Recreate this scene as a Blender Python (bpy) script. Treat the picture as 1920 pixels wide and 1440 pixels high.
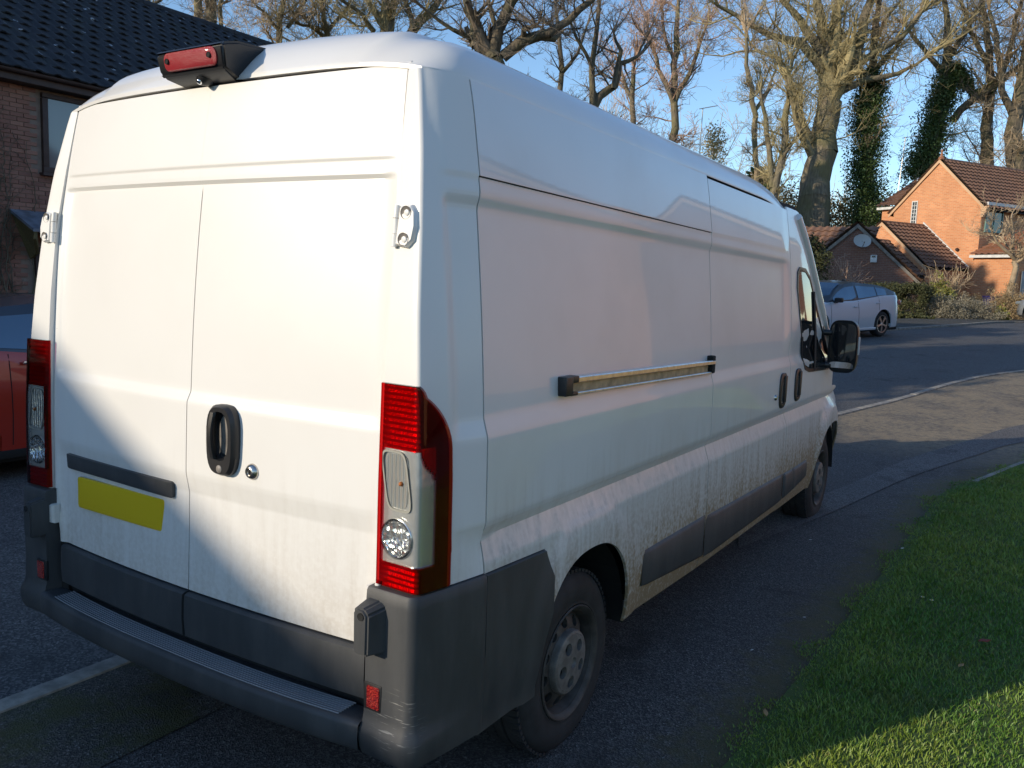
import bpy, bmesh, math, random
import numpy as np
from mathutils import Vector, Matrix

# ------------------------------------------------------------------ camera, sky, sun, exposure
for o in list(bpy.data.objects):
    bpy.data.objects.remove(o, do_unlink=True)
SC = bpy.context.scene
COL = SC.collection
rad = math.radians

CAM = (2.36364, -1.71434, 1.75867)
PITCH, YAW, ROLL, FPX = -0.11892, 0.56137, 0.03908, 1583.584
_cy, _sy, _cp, _sp = math.cos(YAW), math.sin(YAW), math.cos(PITCH), math.sin(PITCH)
FW = Vector((-_sy * _cp, _cy * _cp, _sp))
_rt = Vector((_cy, _sy, 0))
_up = _rt.cross(FW)
RT = math.cos(ROLL) * _rt + math.sin(ROLL) * _up
UP = -math.sin(ROLL) * _rt + math.cos(ROLL) * _up
cd = bpy.data.cameras.new('camera')
cam = bpy.data.objects.new('camera', cd)
COL.objects.link(cam)
cd.sensor_width = 36
cd.lens = FPX / 1920 * 36
cd.clip_start = 0.05
cd.clip_end = 2000
cam.matrix_world = Matrix(((RT.x, UP.x, -FW.x, CAM[0]), (RT.y, UP.y, -FW.y, CAM[1]), (RT.z, UP.z, -FW.z, CAM[2]), (0, 0, 0, 1)))
SC.camera = cam

SUN_BEARING, SUN_EL = 29.0, 18.0          # bearing the light travels to, elevation
W = bpy.data.worlds.new('World')
SC.world = W
W.use_nodes = True
wn = W.node_tree.nodes
wn.clear()
sky = wn.new('ShaderNodeTexSky')
sky.sky_type = 'NISHITA'
sky.sun_disc = False
sky.sun_elevation = rad(SUN_EL)
sky.sun_rotation = rad(SUN_BEARING + 180)
sky.air_density = 1.0
sky.dust_density = 0.1
sky.ozone_density = 3.5
bg = wn.new('ShaderNodeBackground')
bg.inputs[1].default_value = 0.15
wo = wn.new('ShaderNodeOutputWorld')
W.node_tree.links.new(sky.outputs[0], bg.inputs[0])
W.node_tree.links.new(bg.outputs[0], wo.inputs[0])
ld = bpy.data.lights.new('sun', 'SUN')
ld.energy = 3.1
ld.angle = rad(0.42)
ld.color = (1.0, 0.86, 0.66)
sun = bpy.data.objects.new('sun', ld)
COL.objects.link(sun)
sb, se = rad(SUN_BEARING), rad(SUN_EL)
SUND = Vector((math.sin(sb) * math.cos(se), math.cos(sb) * math.cos(se), -math.sin(se)))
sun.rotation_euler = SUND.to_track_quat('-Z', 'Y').to_euler()
sun.location = (-20, -30, 40)
vs = SC.view_settings
vs.view_transform = 'Standard'
vs.look = 'None'
vs.exposure = 0.45
vs.gamma = 1.0
vs.use_curve_mapping = False
SC.cycles.max_bounces = 8
SC.cycles.transparent_max_bounces = 12
SC.cycles.caustics_reflective = False
SC.cycles.caustics_refractive = False

random.seed(7)
RNG = np.random.default_rng(7)
PI = math.pi

# ------------------------------------------------------------------ helpers


def px(u, v, d):
    """world point seen at photo pixel (u, v), d metres along the view axis"""
    q = Vector(CAM) + d * (FW + RT * ((u - 960) / FPX) + UP * ((720 - v) / FPX))
    return np.array(q)


def bear(deg):
    return np.array([math.sin(rad(deg)), math.cos(rad(deg)), 0.0])


def terrain(x, y):
    y = np.asarray(y, float)
    k = 2.0
    return 0.045 * k * (np.logaddexp(0, (y - 6) / k) - np.logaddexp(0, (y - 30) / k))


class MB:
    """collects vertices and faces for ONE mesh object"""

    def __init__(self):
        self.v, self.f, self.n = [], [], 0

    def add(self, V, F):
        V = np.asarray(V, float).reshape(-1, 3)
        self.v.append(V)
        o = self.n
        self.f.extend([tuple(i + o for i in f) for f in F])
        self.n += len(V)
        return self

    def box(self, c, s, bev=0.0, M=None):
        bm = bmesh.new()
        bmesh.ops.create_cube(bm, size=1)
        for q in bm.verts:
            q.co = Vector((q.co.x * s[0], q.co.y * s[1], q.co.z * s[2]))
        if bev > 0:
            bmesh.ops.bevel(bm, geom=list(bm.edges), offset=bev, segments=2, affect='EDGES', profile=0.6)
        bm.verts.index_update()
        V = np.array([q.co[:] for q in bm.verts])
        F = [tuple(q.index for q in f.verts) for f in bm.faces]
        bm.free()
        if M is not None:
            V = V @ np.array(M.to_3x3()).T
        return self.add(V + np.array(c), F)

    def grid(self, P, close_u=False, flip=False):
        P = np.asarray(P, float)
        a, b = P.shape[:2]
        F = []
        for i in range(a if close_u else a - 1):
            for j in range(b - 1):
                q = (i * b + j, ((i + 1) % a) * b + j, ((i + 1) % a) * b + j + 1, i * b + j + 1)
                F.append(q[::-1] if flip else q)
        return self.add(P.reshape(-1, 3), F)

    def tube(self, pts, r, n=8, cap=True):
        pts = [Vector(p) for p in pts]
        rs = r if hasattr(r, '__len__') else [r] * len(pts)
        rings, prev = [], None
        for i, p in enumerate(pts):
            t = (pts[min(i + 1, len(pts) - 1)] - pts[max(i - 1, 0)]).normalized()
            if prev is None:
                a = t.orthogonal().normalized()
            else:
                a = (prev - t * prev.dot(t)).normalized()
            prev = a
            b = t.cross(a)
            rings.append([p + rs[i] * (math.cos(2 * PI * k / n) * a + math.sin(2 * PI * k / n) * b) for k in range(n)])
        V = np.array([[q[:] for q in rg] for rg in rings]).reshape(-1, 3)
        F = []
        for i in range(len(pts) - 1):
            for k in range(n):
                F.append((i * n + k, i * n + (k + 1) % n, (i + 1) * n + (k + 1) % n, (i + 1) * n + k))
        if cap:
            F.append(tuple(range(n))[::-1])
            F.append(tuple((len(pts) - 1) * n + k for k in range(n)))
        return self.add(V, F)

    def lathe(self, prof, c, axis, n=32):
        """prof: (radius, height along axis)"""
        ax = Vector(axis).normalized()
        a = ax.orthogonal().normalized()
        b = ax.cross(a)
        c = Vector(c)
        P = [[(c + ax * h + r * (math.cos(2 * PI * k / n) * a + math.sin(2 * PI * k / n) * b))[:] for r, h in prof] for k in range(n)]
        return self.grid(P, close_u=True)

    def prism(self, poly, d, c=(0, 0, 0)):
        """poly: 3-D loop, d: extrusion vector"""
        P = np.asarray(poly, float) + np.array(c)
        n = len(P)
        V = np.vstack([P, P + np.array(d)])
        F = [tuple(range(n))[::-1], tuple(range(n, 2 * n))]
        for i in range(n):
            j = (i + 1) % n
            F.append((i, j, j + n, i + n))
        return self.add(V, F)

    def build(self, name, mat, parent=None, smooth=None, kind=None, offset=None, weld=0, normals=True):
        me = bpy.data.meshes.new(name)
        V = np.vstack(self.v) if self.v else np.zeros((0, 3))
        if offset is not None:
            V = V - np.array(offset)
        me.from_pydata(V.tolist(), [], self.f)
        if weld or normals:
            bm = bmesh.new()
            bm.from_mesh(me)
            if weld:
                bmesh.ops.remove_doubles(bm, verts=bm.verts, dist=weld)
                bmesh.ops.dissolve_degenerate(bm, edges=bm.edges, dist=weld)
            if normals and len(bm.faces) < 60000:
                bmesh.ops.recalc_face_normals(bm, faces=bm.faces)
            bm.to_mesh(me)
            bm.free()
        me.update()
        if smooth is not None:
            me.polygons.foreach_set('use_smooth', [True] * len(me.polygons))
            if smooth < 179:
                me.set_sharp_from_angle(angle=rad(smooth))
        if mat is not None:
            me.materials.append(mat)
        o = bpy.data.objects.new(name, me)
        COL.objects.link(o)
        if parent is not None:
            o.parent = parent
        if kind:
            o['kind'] = kind
        return o


def tag(o, label=None, cat=None, group=None, kind=None):
    for k, v in (('label', label), ('category', cat), ('group', group), ('kind', kind)):
        if v:
            o[k] = v
    return o


def thing(name, label, cat, loc=(0, 0, 0), rz=0.0, group=None):
    o = bpy.data.objects.new(name, None)
    COL.objects.link(o)
    o.empty_display_size = 0.2
    o.location = loc
    o.rotation_euler = (0, 0, rz)
    return tag(o, label, cat, group)


def copy_tree(o, parent=None):
    c = o.copy()
    COL.objects.link(c)
    if parent is not None:
        c.parent = parent
    for ch in list(o.children):
        copy_tree(ch, c)
    return c


# ------------------------------------------------------------------ materials
class N:
    def __init__(self, name):
        self.m = bpy.data.materials.new(name)
        self.m.use_nodes = True
        self.t = self.m.node_tree
        self.b = self.t.nodes['Principled BSDF']
        self.out = self.t.nodes['Material Output']

    def node(self, kind, **kw):
        n = self.t.nodes.new(kind)
        for k, v in kw.items():
            setattr(n, k, v)
        return n

    def link(self, a, b):
        self.t.links.new(a, b)

    def set(self, **kw):
        for k, v in kw.items():
            k = k.replace('_', ' ')
            if len(np.shape(v)) and len(v) == 3:
                v = (*v, 1)
            self.b.inputs[k].default_value = v
        return self

    def coord(self, which='Object'):
        return self.node('ShaderNodeTexCoord').outputs[which]

    def pos(self):
        return self.node('ShaderNodeNewGeometry').outputs['Position']

    def map(self, src, scale):
        m = self.node('ShaderNodeMapping')
        m.inputs['Scale'].default_value = scale if hasattr(scale, '__len__') else (scale,) * 3
        self.link(src, m.inputs[0])
        return m.outputs[0]

    def noise(self, src, scale, detail=3, rough=0.55):
        n = self.node('ShaderNodeTexNoise')
        n.inputs['Scale'].default_value = scale
        n.inputs['Detail'].default_value = detail
        n.inputs['Roughness'].default_value = rough
        self.link(src, n.inputs['Vector'])
        return n.outputs['Fac']

    def voro(self, src, scale, out='Distance'):
        n = self.node('ShaderNodeTexVoronoi')
        n.inputs['Scale'].default_value = scale
        self.link(src, n.inputs['Vector'])
        return n.outputs[out]

    def ramp(self, fac, lo, hi, a=0.0, b=1.0):
        n = self.node('ShaderNodeMapRange')
        n.interpolation_type = 'SMOOTHSTEP'
        n.inputs[1].default_value, n.inputs[2].default_value = lo, hi
        n.inputs[3].default_value, n.inputs[4].default_value = a, b
        self.link(fac, n.inputs[0])
        return n.outputs[0]

    def math(self, op, a, b=0.0):
        n = self.node('ShaderNodeMath', operation=op)
        for i, x in enumerate((a, b)):
            if isinstance(x, (int, float)):
                n.inputs[i].default_value = x
            else:
                self.link(x, n.inputs[i])
        return n.outputs[0]

    def mix(self, fac, a, b):
        n = self.node('ShaderNodeMix', data_type='RGBA')
        for s, x in ((n.inputs[0], fac), (n.inputs[6], a), (n.inputs[7], b)):
            if isinstance(x, (int, float)):
                s.default_value = x
            elif isinstance(x, tuple):
                s.default_value = (*x, 1) if len(x) == 3 else x
            else:
                self.link(x, s)
        return n.outputs[2]

    def color(self, c):
        self.link(c, self.b.inputs['Base Color'])
        return self

    def rough(self, c):
        self.link(c, self.b.inputs['Roughness'])
        return self

    def bump(self, h, strength=0.3, dist=0.01):
        n = self.node('ShaderNodeBump')
        n.inputs['Strength'].default_value = strength
        n.inputs['Distance'].default_value = dist
        self.link(h, n.inputs['Height'])
        self.link(n.outputs[0], self.b.inputs['Normal'])
        return self

    def sep(self, v):
        n = self.node('ShaderNodeSeparateXYZ')
        self.link(v, n.inputs[0])
        return n.outputs

    def rand(self):
        return self.node('ShaderNodeObjectInfo').outputs['Random']

    def attr(self, name):
        return self.node('ShaderNodeAttribute', attribute_name=name).outputs['Fac']


def simple(name, col, rough=0.5, metal=0.0, bump=0.0, bscale=200, var=0.0, vscale=6, **kw):
    n = N(name)
    n.set(Base_Color=col, Roughness=rough, Metallic=metal, **kw)
    if bump:
        n.bump(n.noise(n.pos(), bscale, 2), bump, 0.002)
    if var:
        f = n.noise(n.pos(), vscale, 5)
        n.color(n.mix(n.ramp(f, .3, .7), tuple(c * (1 - var) for c in col), tuple(min(1, c * (1 + var)) for c in col)))
    return n.m


def white_paint(name, dirt=1.0, rough=0.3, coat=0.6, coat_rough=0.06):
    n = N(name)
    p = n.pos()
    x, y, z = n.sep(p)
    streak = n.noise(n.map(p, (9, 9, 0.7)), 3.0, 5, .6)
    fine = n.noise(p, 55, 3, .6)
    cloud = n.noise(p, 1.8, 4)
    h = n.math('ADD', z, n.math('MULTIPLY', n.math('SUBTRACT', streak, .5), .55))
    low = n.ramp(h, 1.18, .36)
    low = n.math('MULTIPLY', low, n.ramp(fine, .3, .65, .55, 1))
    film = n.ramp(cloud, .35, .75, 0.0, .10)
    f = n.math('MINIMUM', n.math('MULTIPLY', n.math('ADD', n.math('MULTIPLY', low, .98), film), dirt), 1.0)
    spk = n.ramp(n.voro(p, 26), .045, .03)
    pick = n.ramp(n.noise(p, 9, 2), .62, .66)
    spk = n.math('MULTIPLY', n.math('MULTIPLY', spk, pick), .55)
    c = n.mix(f, (.78, .77, .745), (.27, .195, .11))
    c = n.mix(spk, c, (.12, .10, .08))
    n.color(c)
    n.link(n.ramp(f, .0, .6, rough, .7), n.b.inputs['Roughness'])
    n.link(n.ramp(f, .05, .5, coat, .05), n.b.inputs['Coat Weight'])
    n.b.inputs['Coat Roughness'].default_value = coat_rough
    n.bump(n.noise(p, 2.4, 1), .05, .05)
    return n.m


M = {}
M['paint'] = white_paint('van_side_paint', 1.3, .28, .62, .03)
M['paint_rear'] = white_paint('van_rear_paint', .60, .42, .25, .16)
n = N('grey_bumper_plastic')
p = n.pos()
x, y, z = n.sep(p)
c = n.mix(n.ramp(n.noise(n.map(p, (3, 3, .8)), 3, 5, .65), .35, .72), (.040, .043, .047), (.064, .066, .069))
dz = n.math('ADD', z, n.math('MULTIPLY', n.noise(p, 5, 4), .25))
c = n.mix(n.math('MULTIPLY', n.ramp(dz, .60, .40), .18), c, (.15, .13, .105))
vm = n.node('ShaderNodeVectorMath', operation='DISTANCE')
n.link(p, vm.inputs[0])
vm.inputs[1].default_value = (.945, .0, .535)
near = n.ramp(n.math('ADD', vm.outputs['Value'], n.math('MULTIPLY', n.noise(p, 18, 3), .05)), .135, .07)
mp = n.node('ShaderNodeMapping')
mp.inputs['Rotation'].default_value = (.35, .55, 0)
mp.inputs['Scale'].default_value = (18, 18, 260)
n.link(p, mp.inputs[0])
scr = n.ramp(n.noise(mp.outputs[0], 1.0, 2), .60, .68)
c = n.mix(n.math('MULTIPLY', n.math('MULTIPLY', near, scr), .8), c, (.30, .29, .27))
n.color(c)
n.set(Roughness=.52)
n.bump(n.noise(p, 900, 2), .3, .002)
M['plastic'] = n.m
M['worn'] = simple('worn_tread', (.22, .225, .235), .5)
M['black_plastic'] = simple('black_plastic', (.018, .018, .02), .38, bump=.15, bscale=700)
M['rubber'] = simple('rubber', (.022, .022, .023), .75, bump=.3, bscale=300, var=.3, vscale=14)
M['core'] = simple('dark_gap', (.012, .012, .012), .9)
M['chrome'] = simple('chrome', (.82, .82, .83), .12, 1.0)
M['dark_reflector'] = simple('dark_red_reflector', (.16, .02, .018), .4)
M['bright_chrome'] = simple('bright_reflector', (.88, .88, .88), .22, .72, bump=.5, bscale=30)
M['rail_metal'] = simple('rail_metal', (.80, .77, .72), .30, 1.0, var=.12, vscale=30)
M['rail_dirt'] = simple('rail_channel', (.50, .36, .20), .6, var=.3, vscale=18)
M['steel_rim'] = simple('dusty_steel', (.065, .058, .052), .62, .25, bump=.2, bscale=150, var=.35, vscale=16)
M['hub'] = simple('grey_hub_plastic', (.17, .155, .14), .55, .1, bump=.2, bscale=150, var=.3, vscale=22)
M['brass_lock'] = simple('lock_metal', (.62, .58, .52), .25, 1.0)
M['amber'] = simple('amber_bulb', (.50, .17, .05), .15)
M['rust'] = simple('rust', (.20, .075, .03), .8)
M['reflector'] = None


def lens(name, col, ior=1.45, bump=0.0):
    n = N(name)
    t = n.node('ShaderNodeBsdfTransparent')
    t.inputs[0].default_value = (*col, 1)
    g = n.node('ShaderNodeBsdfGlossy')
    g.inputs['Roughness'].default_value = .04
    fr = n.node('ShaderNodeFresnel')
    fr.inputs[0].default_value = ior
    mx = n.node('ShaderNodeMixShader')
    n.link(fr.outputs[0], mx.inputs[0])
    n.link(t.outputs[0], mx.inputs[1])
    n.link(g.outputs[0], mx.inputs[2])
    n.link(mx.outputs[0], n.out.inputs[0])
    return n.m


M['red_lens'] = lens('red_lens', (.62, .012, .012))
M['clear_lens'] = lens('clear_lens', (.93, .95, .95))
M['red_reflector'] = simple('red_reflector', (.50, .09, .08), .30, .25, bump=.8, bscale=120)
M['facets'] = None
n = N('faceted_reflector')
n.set(Base_Color=(.84, .86, .88), Metallic=.85, Roughness=.16)
n.bump(n.voro(n.pos(), 62), .55, .012)
M['facets'] = n.m
n = N('fluted_reflector')
n.set(Base_Color=(.90, .90, .88), Metallic=.7, Roughness=.24)
wv = n.node('ShaderNodeTexWave')
wv.inputs['Scale'].default_value = 22
wv.inputs['Distortion'].default_value = 1.2
n.link(n.pos(), wv.inputs[0])
n.bump(wv.outputs['Fac'], .6, .01)
M['fluted'] = n.m
n = N('red_reflex')
n.set(Base_Color=(.62, .015, .012), Roughness=.12, Coat_Weight=1.0)
n.bump(n.voro(n.pos(), 260), 1.0, .006)
n.color(n.mix(n.ramp(n.voro(n.pos(), 260), 0.1, .6), (.95, .10, .05), (.28, .004, .004)))
M['red_reflex'] = n.m
n = N('brake_lens')
n.set(Base_Color=(.33, .02, .03), Roughness=.4, Coat_Weight=.3)
n.bump(n.noise(n.map(n.pos(), (14, 200, 260)), 6, 2), .4, .004)
M['brake_lens'] = n.m
M['plate'] = simple('yellow_plate', (.68, .475, .012), .42)
M['glass'] = simple('dark_glass', (.012, .015, .018), .03, Specular_IOR_Level=.8)
M['mirror'] = simple('mirror_glass', (.85, .87, .88), .01, 1.0)


def asphalt(name, base, moss=0.0, rough=.85, bump=.7, tint=(.055, .06, .02), spec_scale=150):
    n = N(name)
    p = n.pos()
    agg = n.voro(p, spec_scale)
    col = n.voro(p, spec_scale, 'Color')
    r, g, b = n.sep(col)
    big = n.noise(p, .9, 5)
    mid = n.noise(p, 7, 4)
    c = n.mix(n.ramp(r, .25, 1), tuple(x * .5 for x in base), tuple(x * 1.7 for x in base))
    c = n.mix(n.ramp(g, .965, .985), c, (.26, .26, .25))
    c = n.mix(n.ramp(big, .35, .7), c, n.mix(.35, c, tuple(x * .55 for x in base)))
    c = n.mix(n.ramp(mid, .55, .75, 0, .3), c, tuple(x * 1.5 for x in base))
    oil = n.math('MULTIPLY', n.ramp(n.noise(p, 1.7, 2), .55, .66), n.ramp(n.noise(p, 5, 3), .4, .6))
    c = n.mix(n.math('MULTIPLY', oil, .6), c, tuple(x * .25 for x in base))
    if moss:
        mm = n.attr('moss') if moss == 'attr' else None
        pat = n.ramp(n.math('ADD', n.noise(p, 3.2, 6, .65), n.math('MULTIPLY', n.noise(p, 40, 2), .25)), .52, .78)
        if mm is not None:
            f = n.math('MULTIPLY', n.ramp(n.math('ADD', mm, n.math('MULTIPLY', n.math('SUBTRACT', n.noise(p, 13, 6, .7), .5), 1.1)), .35, .85), .9)
            c = n.mix(f, c, n.mix(n.noise(p, 30, 2), (.115, .088, .045), (.075, .080, .028)))
            sunlit_f = n.math('MULTIPLY', n.attr('sunlit_tan'), n.ramp(n.math('ADD', n.noise(p, 16, 6, .7), n.math('MULTIPLY', n.noise(p, 2.2, 3), .6)), .50, .95))  # sunlight on the pavement, painted into the colour as speckled tan
            c = n.mix(sunlit_f, c, n.mix(r, (.40, .32, .21), (.20, .165, .11)))
        else:
            c = n.mix(n.math('MULTIPLY', pat, moss), c, tint)
    n.color(c)
    n.set(Roughness=rough)
    n.b.inputs['Specular IOR Level'].default_value = .45
    n.bump(n.math('ADD', agg, n.math('MULTIPLY', n.noise(p, 420, 2), .4)), bump, .006)
    return n.m


M['road'] = asphalt('road_asphalt', (.098, .097, .095), 0, .75, .5, spec_scale=110)
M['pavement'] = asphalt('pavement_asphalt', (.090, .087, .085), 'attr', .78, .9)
M['rough_tarmac'] = asphalt('mossy_tarmac', (.090, .086, .078), .85, .85, 1.0, tint=(.075, .08, .025))
M['band'] = asphalt('pale_tarmac', (.125, .121, .118), 0, .8, .6)
M['far_pavement'] = asphalt('far_tarmac', (.06, .058, .055), .3, .9, .6)
M['kerb'] = simple('kerb_concrete', (.27, .25, .215), .85, bump=.5, bscale=120, var=.3, vscale=14)


def brick_wall(name, c1, c2, mortar, scale=1.0):
    n = N(name)
    uv = n.node('ShaderNodeUVMap')
    b = n.node('ShaderNodeTexBrick')
    b.inputs['Scale'].default_value = scale
    b.inputs['Color1'].default_value = (*c1, 1)
    b.inputs['Color2'].default_value = (*c2, 1)
    b.inputs['Mortar'].default_value = (*mortar, 1)
    b.inputs['Mortar Size'].default_value = .009
    b.inputs['Mortar Smooth'].default_value = .1
    b.inputs['Bias'].default_value = -.1
    b.inputs['Brick Width'].default_value = .225
    b.inputs['Row Height'].default_value = .075
    n.link(uv.outputs[0], b.inputs[0])
    p = n.pos()
    v = n.noise(p, 1.2, 5)
    v2 = n.noise(p, 14, 3)
    c = n.mix(n.ramp(v, .3, .75, 0, .35), b.outputs['Color'], tuple(x * .55 for x in c1))
    c = n.mix(n.ramp(v2, .6, .8, 0, .35), c, (.52, .36, .22))
    n.color(c)
    n.set(Roughness=.9)
    n.bump(n.math('SUBTRACT', n.math('MULTIPLY', n.noise(p, 60, 2), .3), b.outputs['Fac']), .6, .008)
    return n.m


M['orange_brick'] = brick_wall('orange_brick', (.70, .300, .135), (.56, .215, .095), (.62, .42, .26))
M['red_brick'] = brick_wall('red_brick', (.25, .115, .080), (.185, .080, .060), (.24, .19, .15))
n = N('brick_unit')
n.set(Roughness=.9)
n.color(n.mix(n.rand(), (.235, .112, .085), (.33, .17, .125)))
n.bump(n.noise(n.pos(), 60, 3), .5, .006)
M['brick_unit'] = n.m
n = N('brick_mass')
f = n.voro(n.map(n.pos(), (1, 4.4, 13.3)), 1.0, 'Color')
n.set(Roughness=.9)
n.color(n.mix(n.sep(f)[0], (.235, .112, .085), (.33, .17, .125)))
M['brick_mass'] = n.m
M['mortar'] = simple('mortar', (.25, .19, .155), .95, bump=.4, bscale=60, var=.15)


def tile_mat(name, a, b, speck=0.0, moss=0.0):
    n = N(name)
    p = n.pos()
    f = n.noise(p, 3.5, 5)
    c = n.mix(n.ramp(f, .3, .7), a, b)
    c = n.mix(n.math('MULTIPLY', n.rand(), .5), c, tuple(x * .6 for x in a))
    if moss:
        c = n.mix(n.ramp(n.noise(p, 1.4, 6), .5, .72, 0, moss), c, (.05, .055, .02))
    if speck:
        s = n.math('MULTIPLY', n.ramp(n.voro(p, 3.1), .16, .09), n.ramp(n.noise(p, 22, 2), .42, .55))
        c = n.mix(n.math('MULTIPLY', s, speck), c, (.62, .66, .72))
    n.color(c)
    n.set(Roughness=.82)
    n.bump(n.noise(p, 70, 3), .5, .006)
    return n.m


M['dark_tile'] = tile_mat('dark_roof_tile', (.016, .017, .022), (.034, .034, .040), .65, .15)
M['brown_tile'] = tile_mat('brown_roof_tile', (.17, .092, .062), (.26, .14, .088), 0, .2)
M['red_tile'] = tile_mat('red_roof_tile', (.30, .125, .065), (.38, .18, .10), 0, .25)
M['brown_wood'] = simple('brown_joinery', (.055, .03, .024), .6, var=.2)
M['green_wood'] = simple('green_joinery', (.16, .30, .27), .5)
M['white_trim'] = simple('white_trim', (.62, .62, .60), .6, var=.12)
M['grey_trim'] = simple('weathered_bargeboard', (.21, .185, .155), .8, var=.25)
M['lead'] = simple('lead_sheet', (.17, .20, .25), .45, .2, var=.3)
M['car_glass'] = simple('car_glass', (.14, .20, .26), .04, .55)
M['pane'] = simple('window_glass', (.05, .06, .065), .04, Specular_IOR_Level=.9)
M['pane_pale'] = simple('net_curtain_glass', (.16, .18, .19), .06, Specular_IOR_Level=.9)
M['dish'] = simple('dish_grey', (.42, .41, .38), .5)
M['aerial'] = simple('aerial_metal', (.55, .53, .50), .4, .6)


def leaf(name, a, b, rough=.55, sub=0.0):
    n = N(name)
    p = n.pos()
    f = n.noise(p, 2.6, 3)
    g = n.noise(p, 31, 2)
    n.color(n.mix(n.ramp(g, .3, .7), n.mix(f, a, b), tuple((x + y) * .75 for x, y in zip(a, b))))
    n.set(Roughness=rough)
    return n.m


def bark(name, a, b, moss=(.10, .10, .03), m=.4):
    n = N(name)
    p = n.pos()
    f = n.noise(n.map(p, (5, 5, 1)), 2, 5)
    n.color(n.mix(n.ramp(n.noise(p, .8, 4), .4, .65, 0, m), n.mix(n.ramp(f, .3, .7), a, b), moss))
    n.set(Roughness=.9)
    n.bump(f, .8, .06)
    return n.m


M['bark'] = bark('oak_bark', (.12, .10, .07), (.24, .20, .135), (.18, .165, .06), .55)
M['bark_dark'] = bark('dark_bark', (.075, .062, .046), (.16, .13, .09), (.13, .12, .045), .45)
M['twig_tan'] = simple('tan_twigs', (.40, .30, .19), .85, var=.3, vscale=1.5)
M['twig_olive'] = simple('olive_twigs', (.31, .255, .13), .85, var=.3, vscale=1.5)
M['twig_red'] = simple('reddish_twigs', (.44, .29, .205), .85, var=.25, vscale=1.5)
M['twig_dark'] = simple('dark_twigs', (.17, .135, .10), .85, var=.3, vscale=1.5)
M['ivy'] = leaf('ivy_leaves', (.020, .048, .012), (.075, .11, .022), .55)
M['conifer'] = leaf('conifer_leaves', (.03, .05, .02), (.075, .085, .03), .6)
M['hedge'] = leaf('hedge_leaves', (.030, .038, .012), (.060, .060, .018), .7)
M['yellow_shrub'] = leaf('yellow_shrub_leaves', (.12, .12, .025), (.20, .19, .04), .6)
M['grey_shrub'] = leaf('lavender_leaves', (.14, .13, .095), (.23, .205, .15), .8)
M['brown_shrub'] = leaf('brown_shrub_leaves', (.19, .135, .07), (.29, .21, .11), .8)
M['olive_brush'] = leaf('olive_brush', (.34, .28, .14), (.46, .37, .20), .85)
M['scrub'] = leaf('scrub', (.09, .075, .035), (.17, .135, .06), .85)
n = N('grass_blade')
p = n.pos()
c = n.mix(n.ramp(n.noise(p, 1.1, 4), .35, .68), (.095, .210, .026), (.240, .320, .045))
c = n.mix(n.ramp(n.noise(p, 60, 1), .58, .72, 0, .8), c, (.26, .22, .08))
c = n.mix(n.ramp(n.noise(p, 2.6, 4), .56, .74, 0, .55), c, (.16, .15, .04))
n.color(c)
n.set(Roughness=.5)
M['grass'] = n.m
n = N('lawn_soil')
p = n.pos()
n.color(n.mix(n.noise(p, 30, 4), (.04, .085, .012), (.08, .11, .03)))
n.set(Roughness=.95)
M['soil'] = n.m
M['earth'] = simple('earth', (.07, .06, .03), .95, var=.4, vscale=2)

# ------------------------------------------------------------------ ground, road, pavements, kerbs
NEAR = [(-.95, -40), (-.96, -6), (-.965, 0), (-.95, 1.5), (-.86, 4), (-.55, 7), (.14, 9.9), (.64, 11.84), (1.02, 13.7), (1.46, 15.3), (2.07, 16.7), (3.3, 18.6), (6, 21.5), (12, 26), (40, 44)]
FAR = [(-6.6, -40), (-6.6, -6), (-6.6, 0), (-6.5, 7), (-5.9, 12), (-4.6, 16.8), (-3.1, 20.6), (-1.48, 24.45), (.04, 28.25), (.73, 31.0), (1.62, 33.2), (4, 36.0), (9, 39.5), (20, 46), (40, 58)]


def resample(P, n):
    P = np.array(P, float)
    # smooth with Catmull-Rom
    Q = []
    E = np.vstack([2 * P[0] - P[1], P, 2 * P[-1] - P[-2]])
    for i in range(1, len(E) - 2):
        for t in np.linspace(0, 1, 12, endpoint=False):
            a, b, c, d = E[i - 1], E[i], E[i + 1], E[i + 2]
            Q.append(.5 * ((2 * b) + (c - a) * t + (2 * a - 5 * b + 4 * c - d) * t * t + (3 * b - a - 3 * c + d) * t ** 3))
    Q = np.array(Q + [P[-1]])
    s = np.r_[0, np.cumsum(np.linalg.norm(np.diff(Q, axis=0), axis=1))]
    u = np.linspace(0, s[-1], n) if isinstance(n, int) else n
    return np.stack([np.interp(u, s, Q[:, 0]), np.interp(u, s, Q[:, 1])], 1), s[-1]


def ribbon(name, A, B, n, k, zoff, mat, kind='structure', moss=None):
    a, _ = resample(A, n)
    b, _ = resample(B, n)
    P = np.zeros((n, k + 1, 3))
    for j in range(k + 1):
        t = j / k
        P[:, j, :2] = a * (1 - t) + b * t
    P[:, :, 2] = terrain(P[:, :, 0], P[:, :, 1]) + zoff
    mb = MB().grid(P)
    o = mb.build(name, mat, kind=kind, smooth=180)
    if moss is not None:
        at = o.data.attributes.new('moss', 'FLOAT', 'POINT')
        co = np.array([v.co[:2] for v in o.data.vertices])
        at.data.foreach_set('value', moss(co))
        at = o.data.attributes.new('sunlit_tan', 'FLOAT', 'POINT')
        at.data.foreach_set('value', sunlit_tan_fn(co))
    return o


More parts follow.
